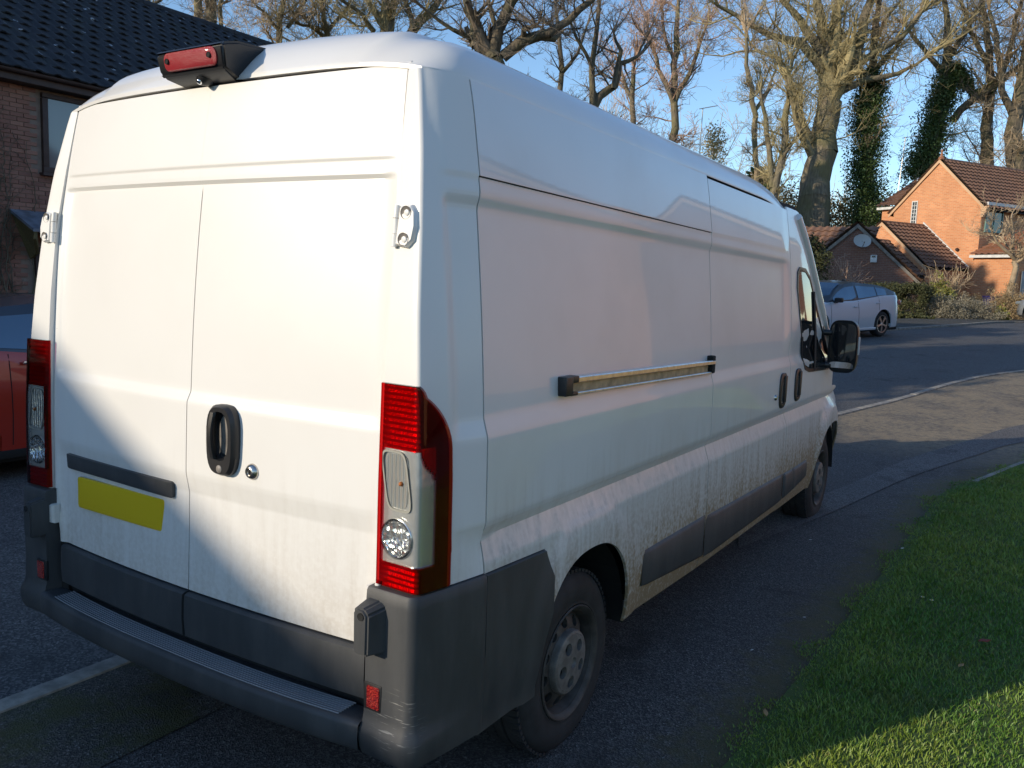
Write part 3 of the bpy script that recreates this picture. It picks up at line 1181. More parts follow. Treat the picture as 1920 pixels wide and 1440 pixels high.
# tail lights
def tail_light(sgn):
    z0_, z1_ = .905, 1.474
    zr = np.linspace(z0_, z1_, 72)

    def smax(z):
        full = s_at_y(z, .148)
        if z > 1.29:
            k = math.sqrt(max(0, 1 - ((z - 1.29) / .186) ** 2))
            return 8.0 + (full - 8.0) * k
        return full
    NS = 40

    def sheet(off, a=0.0, b=1.0, zlo=z0_, zhi=z1_, rib=None, rows=None, skip=None, cols=NS):
        zz = zr[(zr >= zlo - 1e-6) & (zr <= zhi + 1e-6)] if rows is None else rows
        P = []
        for iz, z in enumerate(zz):
            sm = smax(z)
            row = []
            for t in np.linspace(a, b, cols + 1):
                o_ = off if rib is None else off + rib(iz, t)
                p, _ = corner_pt(z, t * sm, o_)
                row.append([sgn * p[0], p[1], p[2]])
            P.append(row)
        P = np.array(P)
        mb = MB()
        R, C = P.shape[:2]
        F = []
        for i in range(R - 1):
            for j in range(C - 1):
                if skip is not None and skip((zz[i] + zz[i + 1]) / 2, a + (b - a) * (j + .5) / (C - 1)):
                    continue
                F.append((i * C + j, i * C + j + 1, (i + 1) * C + j + 1, (i + 1) * C + j))
        mb.add(P.reshape(-1, 3), F)
        return mb
    rows = np.linspace(z0_, z1_, 143)
    back = sheet(.001, rib=lambda i, t: .003 * abs((i % 4) - 2) / 2 * (1 if .04 < t < .62 else .3), rows=rows).build('tail_light', M['red_reflector'], van, smooth=30, offset=VOFF)
    sheet(.0045, .62, 1.0, rows=np.linspace(z0_, z1_, 40), cols=10).build('side_reflector', M['dark_reflector'], back, smooth=60, offset=VOFF)
    T1, ZA, ZB = .84, .975, 1.300

    def inwin(z, t):
        lo = .03
        hi = T1 - (.30 * sstep(z, 1.20, 1.30) ** 2)
        r = 0.0
        return lo < t < hi and ZA < z < ZB - .03 * sstep(t, .5, .84)
    lens_ = sheet(.014, skip=inwin).build('red_lens', M['red_lens'], back, smooth=60, offset=VOFF)
    flange(lens_, (-sgn * .4, .9, 0), .018)
    lens_.data.polygons.foreach_set('use_smooth', [True] * len(lens_.data.polygons))
    # clear window and what is behind it
    sheet(.0145, .02, T1 + .01, ZA - .004, ZB + .004, cols=26, skip=lambda z, t: not inwin(z, t)).build('clear_lens', M['clear_lens'], back, smooth=60, offset=VOFF)
    sheet(.006, .02, T1 + .02, ZA - .012, ZB + .010, cols=22).build('chrome_panel', M['bright_chrome'], back, smooth=60, offset=VOFF)

    def frame(zc, tc):
        p, nn = corner_pt(zc, tc * smax(zc), .0)
        return Vector((sgn * p[0], p[1], p[2])), Vector((sgn * nn[0], nn[1], 0))
    # indicator bowl in a rounded bezel
    c, nn = frame(1.208, .125)
    side = Vector((0, 0, 1)).cross(nn).normalized()
    if side.x * sgn < 0:
        side = -side
    mb = MB()
    ring = []
    shape = ell(0, 0, .046, .084, 5, 36)
    for k, d in ((1.0, .003), (1.0, .0115), (.90, .0115), (.88, .005)):
        ring.append([(c + side * (x * k + (.012 * (z / .07) * (-1))) + Vector((0, 0, z * (k if k == 1 else 1 - (1 - k) * .66))) + nn * d)[:] for x, z in shape])
    mb.grid(np.array(ring).transpose(1, 0, 2), close_u=True)
    mb.build('indicator_bezel', M['dish'], back, smooth=40, offset=VOFF)
    mb = MB()
    ring = []
    for k, d in ((.89, .0072), (.7, .0069), (.45, .0067), (.2, .0066), (.02, .0065)):
        ring.append([(c + side * (x * k) + Vector((0, 0, z * k)) + nn * (d + .0005))[:] for x, z in shape])
    mb.grid(np.array(ring).transpose(1, 0, 2), close_u=True)
    n_ = MB()
    n_.v, n_.f, n_.n = mb.v, mb.f, mb.n
    n_.build('indicator_reflector', M['fluted'], back, smooth=60, offset=VOFF)
    MB().lathe([(0, .007), (.005, .005), (.007, 0), (.005, -.005), (0, -.007)], c + side * .016 + nn * .009 + Vector((0, 0, -.005)), nn, 14).build('indicator_bulb', M['amber'], back, smooth=80, offset=VOFF)
    # reversing lamp
    c, nn = frame(1.046, .13)
    MB().lathe([(.056, .004), (.057, .0120), (.051, .0120), (.048, .008)], c, nn, 36).build('reverse_bezel', M['chrome'], back, smooth=40, offset=VOFF)
    MB().lathe([(.0485, .0085), (.02, .0080), (0.001, .0076)], c, nn, 36).build('reverse_reflector', M['facets'], back, smooth=60, offset=VOFF)
    return back


tail_light(1)
tail_light(-1)


# rear bumper corners, step, pods, reflectors
def bumper_corner(sgn):
    zs_ = [.40, .405, .43, .455, .475, .49, .505, .53, .60, .70, .80, .86, .888, .897, .899]
    out = [-.01, .010, .022, .026, .026, .022, .012, .006, .004, .004, .004, .004, .002, -.004, -.03]
    P = []
    for z, of in zip(zs_, out):
        C = corner_path(max(z, .9))
        n_ = len(C)
        row = []
        for i, q in enumerate(C):
            d = C[min(i + 1, n_ - 1)] - C[max(i - 1, 0)]
            nn = np.array([d[1], -d[0]]) / np.linalg.norm(d)
            y_off = -.018 + .0 * z
            w = 1 - i / (n_ - 1)
            of2 = of if of < .0 else of * (1 - sstep(i, 12, 29) * (1 if z < .56 else 0))
            q2 = q + nn * (of2 + .012) + np.array([0, y_off * w])
            if i < 3:
                q2[0] -= .016 * (1 - i / 3)
            if i == 0:
                row.append([sgn * q2[0], q2[1] + .14, z])
                row.append([sgn * q2[0], q2[1] + .002, z])
            row.append([sgn * q2[0], q2[1], z])
        P.append(row)
    o = MB().grid(np.array(P)).build('rear_bumper', M['plastic'], van, smooth=50, offset=VOFF)
    flange(o, (-sgn * .5, .86, 0), .02)

    # side section up to the wheel arch
    def zt(y):
        return .902 - .02 * (y - .1) / .55 if y <= .664 else float(arch_z(y, ARCH_R, .4)) - .0

    cols = np.unique(np.concatenate([np.linspace(G1 + .004, .66, 12), [.664]]))
    P = []
    for y in np.concatenate([cols, np.linspace(.672, .70, 3)]):
        top = zt(min(y, .664)) - max(0, y - .664) * 2.2
        if y > .664:
            top = .884 - (y - .664) * 2.6
        row = []
        for z in np.concatenate([np.linspace(.38, top - .012, 14), [top - .003, top]]):
            a = ARCH_R[0] - ARCH_R[1] * (1 - np.clip((z - ARCH_R[2]) / ARCH_R[3], 0, 1) ** 2.4) ** (1 / 2.4)
            yy = min(y, a + .012) if y > .60 else y
            yy = y + (min(a - .636, 0)) * sstep(y, .45, .66) if False else min(y, float(a))
            row.append([sgn * (float(xs(yy, max(z, .42))) + .010 - (.008 if z > top - .002 else 0)), yy, z])
        P.append(row)
    o = MB().grid(np.array(P)).build('bumper_side', M['plastic'], van, smooth=50, offset=VOFF, weld=1e-5)
    flange(o, (-sgn, 0, 0), .03)


bumper_corner(1)
bumper_corner(-1)
# step
mb = MB()
sx = np.linspace(-.822, .822, 41)
P = []
for x in sx:
    yf = -.062 + .048 * (abs(x) / .822) ** 2.6
    prof = [(.075, .475), (.075, .498), (.05, .500), (yf + .030, .502), (yf + .012, .503), (yf + .003, .497), (yf, .488), (yf - .001, .455), (yf + .003, .425), (yf + .010, .416), (.06, .412)]
    P.append([[x, a, b] for a, b in prof])
mb.grid(np.array(P))
mb.build('bumper_step', M['plastic'], van, smooth=50, offset=VOFF)
for k in range(8):
    mb = MB()
    pts = []
    for x in np.linspace(-.73 + .0 * k, .74, 25):
        yf = -.062 + .048 * (abs(x) / .822) ** 2.6
        pts.append((x, yf + .022 + .0102 * k, .5035))
    mb.tube(pts, .0028, 6)
    mb.build('tread_rib', M['worn'], van, smooth=60, offset=VOFF)
for sgn in (1, -1):
    # sensor pod on the bumper corner: wedge with a round eye
    cx = sgn * .855
    yb = .034
    fr = [(-.034, .728), (.030, .728), (.032, .845), (.012, .862), (-.026, .862), (-.036, .848)]
    V = [[cx + sgn * x, yb, z] for x, z in [(-.036, .722), (.046, .722), (.046, .858), (.022, .872), (-.03, .872), (-.038, .858)]]
    V += [[cx + sgn * x * .78 - sgn * .006, yb - .075, z - .006] for x, z in fr]
    F = [(i, (i + 1) % 6, (i + 1) % 6 + 6, i + 6) for i in range(6)] + [tuple(range(6, 12)), tuple(range(6))]
    mb = MB().add(V, F)
    bm_o = mb.build('sensor_pod', M['plastic'], van, offset=VOFF)
    bv = bmesh.new()
    bv.from_mesh(bm_o.data)
    bmesh.ops.bevel(bv, geom=list(bv.edges), offset=.006, segments=2, affect='EDGES')
    bv.to_mesh(bm_o.data)
    bv.free()
    bm_o.data.polygons.foreach_set('use_smooth', [True] * len(bm_o.data.polygons))
    bm_o.data.set_sharp_from_angle(angle=rad(35))
    MB().lathe([(0, .001), (.0085, .001), (.011, .002), (.0115, -.004)], (cx - sgn * .004, yb - .0755, .834), (0, -1, 0), 20).build('sensor_eye', M['core'], bm_o, smooth=40, offset=VOFF)
    # reflex reflector in a dark recess
    cx = sgn * .852
    yr_ = .0215
    mb = MB().box((cx, yr_ - .004, .580), (.066, .012, .082), .005)
    rr = mb.build('reflector_recess', M['black_plastic'], van, smooth=35, offset=VOFF)
    MB().box((cx + .004 * sgn, yr_ - .008, .580), (.046, .012, .066), .004).build('reflector', M['red_reflex'], rr, smooth=35, offset=VOFF)
MB().lathe([(0, .012), (.009, .011), (.011, .006), (.010, 0)], (.826, .035, .882), (0, -1, 0), 14).build('hinge_pin', M['paint_rear'], van, smooth=50, offset=VOFF)

# roof


TOPC = corner_path(2.336)


def roof_edge_x(y):
    if y < G1:
        return float(np.interp(y, TOPC[8:, 1], TOPC[8:, 0]))
    return float(xs(y, float(roofz(y)))) - .001


ROOFT = np.concatenate([[0, .18, .35, .5, .60, .66, .69, .71, .725, .74, .755, .77, .80, .84, .88, .91, .935, .955, .97, .985, 1]])
ROOFT = np.concatenate([-ROOFT[::-1][:-1], ROOFT])
RS = np.unique(np.concatenate([[0, .004, .010, .02, .035, .055, .08, .11, .15, .20, .27, .35], np.linspace(.4, 3.1, 24), np.linspace(3.1, 3.88, 12)]))
YR0 = float(TOPC[5, 1]) + .008
P = []
for s_ in RS:
    y = YR0 + s_
    xe = roof_edge_x(max(y, float(TOPC[9, 1])))
    ez_ = float(roofz(y))
    row = []
    for t in ROOFT:
        a = abs(t)
        prof = float(np.interp(a, [0, .35, .62, .80, .88, .935, .97, 1.0], [.174, .169, .157, .141, .125, .097, .060, .002]))
        up = .026 * (1 - float(sstep(a, .715, .765)))
        zfull = ez_ + prof + up
        if y > 3.15:
            zfull -= .105 * ((y - 3.15) / .8) ** 2
        zb_ = ez_ + .002 + .034 * (1 - a ** 6)
        q = 1 - (1 - min(s_ / .34, 1)) ** 3.2
        z = zb_ + (zfull - zb_) * q
        yy = y - .034 * (1 - t * t) * (1 - float(sstep(s_, .0, .5)))
        row.append([t * xe, yy, z])
    P.append(row)
roof = MB().grid(np.array(P)).build('roof', M['paint'], van, smooth=40, offset=VOFF)
flange(roof, (0, 0, -1), .012)
# gutter lip above the rear doors
mb = MB()
pts = []
for x in np.linspace(-.805, .805, 25):
    pts.append((x, float(y0(2.360)) - .036 * (1 - (abs(x) / .8) ** 2) + .004, 2.352 + .016 * (1 - (abs(x) / .805) ** 6)))
P = []
for p_ in pts:
    P.append([[p_[0], p_[1] + a, p_[2] + b] for a, b in ((.03, -.003), (.002, -.004), (-.004, .0), (-.005, .004), (-.001, .008), (.03, .010))])
mb.grid(np.array(P))
mb.build('roof_gutter', M['paint_rear'], van, smooth=50, offset=VOFF)
# high level brake light and camera unit
mb = MB()
prof = [(.060, 2.456), (.052, 2.449), (.066, 2.384), (.074, 2.377), (.165, 2.350), (.27, 2.372), (.315, 2.42), (.315, 2.470), (.26, 2.482), (.12, 2.472)]
HW = [.165, .165, .160, .158, .125, .120, .14, .15, .155, .165]
V = [[-w_, a, b] for (a, b), w_ in zip(prof, HW)] + [[w_, a, b] for (a, b), w_ in zip(prof, HW)]
n_ = len(prof)
F = [tuple(range(n_)), tuple(range(n_, 2 * n_))[::-1]] + [(i, (i + 1) % n_, (i + 1) % n_ + n_, i + n_) for i in range(n_)]
bu = mb.add(V, F).build('camera_unit', M['black_plastic'], van, offset=VOFF)
bv = bmesh.new()
bv.from_mesh(bu.data)
bmesh.ops.bevel(bv, geom=[e for e in bv.edges if e.calc_face_angle(0) > .3], offset=.010, segments=3, affect='EDGES')
bv.to_mesh(bu.data)
bv.free()
bu.data.polygons.foreach_set('use_smooth', [True] * len(bu.data.polygons))
bu.data.set_sharp_from_angle(angle=rad(40))
sl = (.066 - .052) / (2.388 - 2.455)
mb = MB()
Q = rrect(-.118, .134, 2.390, 2.444, .022)
V = []
for d, k in ((.01, 1), (-.006, 1), (-.010, .94)):
    V += [[.008 + (x - .008) * k, .052 + (z - 2.455) * sl + d, 2.417 + (z - 2.417) * k] for x, z in Q]
n_ = len(Q)
F = [(k * n_ + i, k * n_ + (i + 1) % n_, (k + 1) * n_ + (i + 1) % n_, (k + 1) * n_ + i) for k in range(2) for i in range(n_)] + [tuple(range(2 * n_, 3 * n_))]
mb.add(V, F).build('brake_light', M['brake_lens'], bu, smooth=40, offset=VOFF)
for x in (-.096, .108):
    MB().lathe([(0, .0115), (.007, .0115), (.0085, .013), (.009, .008)], (x, .058, 2.419), (0, -1, 0), 16).build('screw_hole', M['core'], bu, smooth=40, offset=VOFF)
MB().lathe([(0, .024), (.011, .022), (.020, .014), (.030, .004), (.034, -.004)], (.005, .112, 2.372), (0, -.55, -.85), 24).build('camera_dome', M['black_plastic'], bu, smooth=60, offset=VOFF)
MB().lathe([(0, .028), (.006, .0275), (.009, .0255), (.010, .020)], (.003, .111, 2.372), (0, -.75, -.65), 16).build('camera_eye', M['chrome'], bu, smooth=60, offset=VOFF)

# sliding door rail, right side
r0, r1 = .80, 2.255


def railz(y):
    return 1.420 - .024 * (y - .78) / 1.47


def rail_bar(dz0, dz1, d, name, mat):
    mb = MB()
    P = []
    for y in np.linspace(r0, r1, 14):
        z = railz(y)
        x = float(xs(y, 1.42))
        P.append([[x + a, y, z + b] for a, b in ((-.01, dz1), (d - .003, dz1), (d, dz1 - .003), (d, dz0 + .003), (d - .003, dz0), (-.01, dz0))])
    mb.grid(np.array(P))
    return mb.build(name, mat, van, smooth=40, offset=VOFF)


rail = rail_bar(-.030, .028, .006, 'door_rail', M['rail_dirt'])
rail_bar(.010, .030, .030, 'rail_strip', M['rail_metal'])
rail_bar(-.034, -.024, .026, 'rail_strip', M['rail_metal'])
x = float(xs(.76, 1.42))
mb = MB().box((x + .012, .775, railz(.775)), (.042, .052, .066), .006)
mb.box((x + .012, .82, railz(.82) + .022), (.040, .045, .024), .004)
mb.box((x + .012, .82, railz(.82) - .028), (.036, .045, .012), .003)
mb.build('rail_cap', M['black_plastic'], van, smooth=35, offset=VOFF)
mb = MB().box((float(xs(2.2, 1.42)) + .012, 2.238, railz(2.24) + .010), (.034, .046, .086), .008)
mb.build('rail_stop', M['core'], van, smooth=35, offset=VOFF)
# dark slot of the top runner
P = []
for y in np.linspace(G1 + .006, G2 - .006, 20):
    z = 2.057 - .011 * (y - .3)
    P.append([[float(xs(y, z)) - .006, y, z - .006], [float(xs(y, z)) - .006, y, z + .006]])
MB().grid(np.array(P)).build('top_runner', M['core'], van, offset=VOFF)


# rub strips
def rub(ya, yb_, za, zb_, zc, zd):
    mb = MB()
    P = []
    for y in np.linspace(ya, yb_, 16):
        t = (y - ya) / (yb_ - ya)
        lo, hi = za + (zc - za) * t, zb_ + (zd - zb_) * t
        e = .004 if 0 < t < 1 else -.006
        row = []
        for z, d in ((lo, -.008), (lo + .003, .006 * (e > 0)), (lo + .018, .014 * (e > 0)), ((lo + hi) / 2, .015 * (e > 0)), (hi - .022, .014 * (e > 0)), (hi - .004, .004 * (e > 0)), (hi, -.008)):
            row.append([float(xs(y, .62)) + d, y, z])
        P.append(row)
    mb.grid(np.array(P))
    return mb.build('rub_strip', M['plastic'], van, smooth=50, offset=VOFF)


rub(1.505, G2 - .006, .508, .668, .448, .662)
rub(G2 + .006, G3 - .006, .436, .652, .440, .618)
rub(G3 + .006, 3.94, .444, .615, .455, .610)
rub(3.95, 4.33, .455, .610, .488, .612)


# handles on the flank
def side_handle(yc, zc, hw, hh, tilt=0.0):
    mb = MB()
    P = []
    for k, d in ((1.0, -.004), (1.0, .006), (.86, .012), (.60, .010), (.52, -.004)):
        P.append([[float(xs(yc, zc)) + d, yc + a * k + tilt * b, zc + b * (1 - (1 - k) * .6)] for a, b in ell(0, 0, hw, hh, 3.2, 24)])
    P = np.array(P).transpose(1, 0, 2)
    mb.grid(P, close_u=True)
    mb.add(P[:, -1], [tuple(range(24))])
    h = mb.build('side_handle', M['black_plastic'], van, smooth=40, offset=VOFF)
    MB().box((float(xs(yc, zc)) + .014, yc + .012, zc + .01), (.016, .036, hh * 1.5), .006).build('pull', M['black_plastic'], h, smooth=40, offset=VOFF)


side_handle(3.560, 1.165, .075, .110)
side_handle(3.925, 1.172, .075, .108)
MB().lathe([(0, .012), (.012, .012), (.017, .006), (.018, 0)], (float(xs(3.40, 1.14)), 3.405, 1.135), (1, 0, 0), 20).build('security_lock', M['brass_lock'], van, smooth=40, offset=VOFF)


# cab windows, mirror, windscreen, bonnet, front
def cab_window(sgn):
    outer = [(3.865, 1.80), (3.885, 1.90), (3.94, 1.935), (4.10, 1.93), (4.24, 1.88), (4.50, 1.64), (4.86, 1.30), (4.88, 1.24), (4.80, 1.215), (4.22, 1.235), (4.10, 1.26), (4.035, 1.33), (3.96, 1.52)]
    cy = np.mean([p[0] for p in outer])
    cz = np.mean([p[1] for p in outer])

    def ring(k, d):
        return [[sgn * (float(xs(cy + (a - cy) * k, cz + (b - cz) * k)) + d), cy + (a - cy) * k, cz + (b - cz) * k] for a, b in outer]
    mb = MB()
    P = np.array([ring(1.0, -.002), ring(1.0, .006), ring(.93, .004), ring(.92, -.002)]).transpose(1, 0, 2)
    mb.grid(P, close_u=True)
    fr_ = mb.build('window_seal', M['black_plastic'], van, smooth=50, offset=VOFF)
    mb = MB()
    rings = [ring(k, .001) for k in (.93, .75, .5, .25, .02)]
    mb.grid(np.array(rings).transpose(1, 0, 2), close_u=True)
    mb.build('window_pane', M['glass'], fr_, smooth=80, offset=VOFF)
    yb_ = 4.36
    mb = MB().tube([(sgn * (float(xs(yb_, 1.25)) + .005), yb_, 1.24), (sgn * (float(xs(yb_, 1.5)) + .005), yb_, 1.5), (sgn * (float(xs(yb_, 1.78)) + .005), yb_ - .01, 1.78)], .012, 6)
    mb.build('window_divider', M['black_plastic'], fr_, smooth=60, offset=VOFF)


cab_window(1)
cab_window(-1)
for sgn in (1, -1):
    mc = Vector((sgn * 1.125, 4.72, 1.395))
    mb = MB()
    P = []
    for d, k in ((0, .97), (.01, 1.0), (.06, 1.0), (.12, .84), (.16, .55), (.17, .1)):
        P.append([[mc.x + sgn * (a * k), mc.y + d, mc.z + b * (k if d > .05 else 1)] for a, b in ell(0, 0, .103, .190, 4.0, 32)])
    mb.grid(np.array(P).transpose(1, 0, 2), close_u=True)
    mh = mb.build('door_mirror', M['black_plastic'], van, smooth=50, offset=VOFF)
    mb = MB()
    for z0_, z1_ in ((-.105, .165),):
        Q = ell(0, (z0_ + z1_) / 2, .088, (z1_ - z0_) / 2, 5, 30)
        mb.add([[mc.x + sgn * a, mc.y + .004, mc.z + b] for a, b in Q], [tuple(range(30))])
    mb.build('mirror_back', M['glass'], mh, offset=VOFF)
    mb = MB()
    Q = ell(0, -.145, .084, .034, 3.5, 30)
    mb.add([[mc.x + sgn * a, mc.y + .002 - .012 * ((b + .145) / .034), mc.z + b] for a, b in Q], [tuple(range(30))])
    mb.build('blind_spot_mirror', M['mirror'], mh, offset=VOFF)
    P = np.array([[[mc.x + sgn * (a * k), mc.y - d, mc.z + b] for a, b in ell(0, 0, .103, .190, 4.0, 32)] for k, d in ((.97, 0),)])
    V = [[mc.x + sgn * a * .98, mc.y + .006, mc.z + b * .985] for a, b in ell(0, 0, .103, .190, 4.0, 32)]
    MB().add(V, [tuple(range(32))]).build('mirror_frame', M['core'], mh, offset=VOFF)
    MB().box((mc.x + sgn * .104, mc.y + .03, mc.z + .01), (.014, .03, .13), .005).build('mirror_indicator', M['white_trim'], mh, smooth=40, offset=VOFF)
    mb = MB()
    mb.tube([(sgn * .95, 4.70, 1.49), (sgn * 1.04, 4.73, 1.49)], .022, 8)
    mb.tube([(sgn * .95, 4.72, 1.25), (sgn * 1.05, 4.74, 1.255)], .026, 8)
    mb.box((sgn * .965, 4.72, 1.38), (.05, .09, .32), .02)
    mb.build('mirror_arm', M['black_plastic'], mh, smooth=50, offset=VOFF)
P = []
for t in np.linspace(0, 1, 10):
    yb_, zb_ = 4.04 + 1.04 * t, 2.215 - .925 * t
    w_ = float(xs(yb_ - .1, min(zb_ - .1, 2.25))) - .03
    row = [[w_ * u, yb_ + .16 * (1 - u * u) * t, zb_ + .03 * (1 - u ** 4) * (1 - t)] for u in np.linspace(-1, 1, 11)]
    P.append(row)
MB().grid(np.array(P)).build('windscreen', M['glass'], van, smooth=80, offset=VOFF)
for sgn in (1, -1):
    pts = []
    for t in np.linspace(-.04, 1, 9):
        yb_, zb_ = 4.04 + 1.04 * t, 2.215 - .925 * t
        pts.append((sgn * (float(xs(yb_ - .1, min(zb_ - .1, 2.25))) - .022), yb_ - .01, zb_ + .004))
    MB().tube(pts, .032, 10).build('windscreen_pillar', M['paint'], van, smooth=80, offset=VOFF)
P = []
for t in np.linspace(0, 1, 8):
    yb_, zb_ = 5.02 + .62 * t, 1.28 - .42 * t ** 1.7
    w_ = .90 - .14 * t
    P.append([[w_ * u, yb_ + .14 * (1 - u * u), zb_ + .03 * (1 - u * u)] for u in np.linspace(-1, 1, 11)])
MB().grid(np.array(P)).build('bonnet', M['paint'], van, smooth=80, offset=VOFF)
P = []
for z, d in ((.86, 0), (.70, .10), (.55, .14), (.42, .15), (.34, .10), (.30, 0)):
    P.append([[.94 * math.sin(a) * (1 if z > .5 else 1), 5.30 + (.34 + d) * math.cos(a) ** .6 if math.cos(a) > 0 else 5.30, z] for a in np.linspace(-PI / 2, PI / 2, 21)])
MB().grid(np.array(P)).build('front_bumper', M['plastic'], van, smooth=80, offset=VOFF)
for sgn in (1, -1):
    MB().box((sgn * .80, 5.50, .96), (.20, .12, .26), .04).build('headlight', M['pane_pale'], van, smooth=40, offset=VOFF)
mb = MB()
for sgn in (1, -1):
    mb.box((sgn * .90, 3.2, .40), (.12, 3.0, .10))
mb.box((0, 1.0, .35), (1.5, .12, .12), .03)
mb.box((0, 5.0, .35), (1.5, .12, .12), .03)
mb.box((0, 3, .40), (.9, 4.6, .14))
for yc in (1.0, 5.035):
    for sgn in (1, -1):
        th = np.linspace(0, PI, 17)
        P = [[[sgn * x_, yc - .44 * math.cos(a), .36 + .46 * math.sin(a)] for x_ in (.55, .975)] for a in th]
        mb.grid(np.array(P))
mb.build('chassis', M['core'], van, offset=VOFF, normals=False)


# wheels
def annulus_holes(mb, r0_, r1_, nh, rh, rc, xo, ax_y, ax_z, sg, elong=1.0, seg=16):
    """flat ring with nh round holes"""
    for k in range(nh):
        a0_, a1_ = 2 * PI * k / nh, 2 * PI * (k + 1) / nh
        am = (a0_ + a1_) / 2
        bor = []
        for t in np.linspace(0, 1, 5)[:-1]:
            bor.append((r0_, a0_ + (a1_ - a0_) * t))
        for t in np.linspace(0, 1, 5)[:-1]:
            bor.append((r0_ + (r1_ - r0_) * t, a1_))
        for t in np.linspace(0, 1, 5)[:-1]:
            bor.append((r1_, a1_ + (a0_ - a1_) * t))
        for t in np.linspace(0, 1, 5)[:-1]:
            bor.append((r1_ + (r0_ - r1_) * t, a0_))
        Bp = np.array([[r * math.cos(a), r * math.sin(a)] for r, a in bor])
        c = np.array([rc * math.cos(am), rc * math.sin(am)])
        ang = np.arctan2(Bp[:, 1] - c[1], Bp[:, 0] - c[0])
        H = np.stack([c[0] + rh * np.cos(ang), c[1] + rh * np.sin(ang)], 1)
        V = [[sg * xo(math.hypot(*q)), ax_y + q[0], ax_z + q[1]] for q in Bp]
        V += [[sg * xo(math.hypot(*q)), ax_y + q[0], ax_z + q[1]] for q in H]
        V += [[sg * (xo(math.hypot(*q)) - .02), ax_y + q[0], ax_z + q[1]] for q in H]
        n_ = len(bor)
        F = [(i, (i + 1) % n_, (i + 1) % n_ + n_, i + n_) for i in range(n_)]
        F += [(i + n_, (i + 1) % n_ + n_, (i + 1) % n_ + 2 * n_, i + 2 * n_) for i in range(n_)]
        mb.add(V, F)


WH = []
mb = MB()
ax = (1, 0, 0)
mb.lathe([(.193, -.06), (.193, -.012), (.214, -.004), (.217, .002), (.213, .006), (.203, .002), (.192, -.016), (.182, -.05)], (0, 0, 0), ax, 48)
annulus_holes(mb, .118, .183, 11, .0215, .152, lambda r: -.022 - .028 * ((r - .118) / .065) ** 2, 0, 0, 1)
mb.lathe([(.001, -.075), (.185, -.075)], (0, 0, 0), ax, 36)
wheel = mb.build('wheel', M['steel_rim'], van, smooth=40)
mb = MB()
tp = [(.200, -.20), (.24, -.222), (.30, -.224), (.335, -.205), (.3475, -.185)]
tp += [(.3475, -.150), (.338, -.148), (.338, -.138), (.3480, -.136), (.3480, -.100), (.338, -.098), (.338, -.088), (.3475, -.086), (.3475, -.052)]
tp += [(.342, -.036), (.331, -.021), (.318, -.010), (.312, -.008), (.300, -.001), (.280, .004), (.255, .0045), (.235, .0005), (.228, -.001), (.222, .001), (.214, -.004), (.205, -.02)]
mb.lathe(tp, (0, 0, 0), ax, 64)
for k in range(72):
    a = 2 * PI * k / 72
    Mx = Matrix.Rotation(-a, 4, 'X')
    p_ = Mx @ Vector((-.045, 0, .3425))
    mb.box((p_.x, p_.y, p_.z), (.050, .020, .012), 0, Mx)
    p_ = Mx @ Vector((-.165, 0, .3425))
    mb.box((p_.x, p_.y, p_.z), (.050, .020, .012), 0, Mx)
tyre = mb.build('tyre', M['rubber'], wheel, smooth=35)
mb = MB()
hx = lambda r: .004 + .010 * (1 - (r / .12) ** 2)
annulus_holes(mb, .036, .108, 5, .0235, .073, hx, 0, 0, 1)
mb.lathe([(.001, hx(0) - .012), (.018, hx(0) - .010), (.022, hx(.02)), (.036, hx(.036))], (0, 0, 0), ax, 30)
mb.lathe([(.108, hx(.108)), (.118, .002), (.122, -.006), (.122, -.03)], (0, 0, 0), ax, 40)
MB().lathe([(.001, -.014), (.115, -.014)], (0, 0, 0), ax, 30).build('hub_back', M['core'], wheel)
mb.build('hub_cap', M['hub'], wheel, smooth=40)
place = [(.965, 1.0, 0), (.975, 5.035, 0), (-.965, 1.0, PI), (-.975, 5.035, PI)]
for i, (x, y, r) in enumerate(place):
    o = wheel if i == 0 else copy_tree(wheel, van)
    o.location = (x - VOFF[0], y - VOFF[1], .348)
    o.rotation_euler = (.35 if i else .2, 0, r)




# ------------------------------------------------------------------ hatchback cars
def car_wheel(rt, parent, R, spokes, mt, mr):
    mb = MB()
    w_ = .21
    mb.lathe([(R * .66, -w_), (R * .86, -w_ - .004), (R * .97, -w_ + .015), (R, -w_ + .035), (R, -.035), (R * .97, -.015), (R * .86, .003), (R * .70, .0), (R * .66, -.01)], (0, 0, 0), (1, 0, 0), 36)
    wh = mb.build('wheel', M['rubber'], parent, smooth=40)
    mb = MB()
    mb.lathe([(R * .70, -.004), (R * .69, .003), (R * .66, -.006), (R * .63, -.05), (.001, -.055)], (0, 0, 0), (1, 0, 0), 36)
    mb.build('brake_disc', M['core'], wh, smooth=40)
    mb = MB()
    mb.lathe([(R * .71, -.01), (R * .70, .004), (R * .66, .002), (R * .65, -.02)], (0, 0, 0), (1, 0, 0), 36)
    for k in range(spokes):
        for da in (-.10, .10):
            a = 2 * PI * k / spokes
            p0 = (-.004, R * .10 * math.cos(a), R * .10 * math.sin(a))
            p1 = (-.006, R * .68 * math.cos(a + da), R * .68 * math.sin(a + da))
            mb.tube([p0, p1], [.016, .012], 4)
    mb.lathe([(0, .004), (R * .13, .002), (R * .15, -.012)], (0, 0, 0), (1, 0, 0), 16)
    mb.build('rim', mr, wh, smooth=35)
    return wh


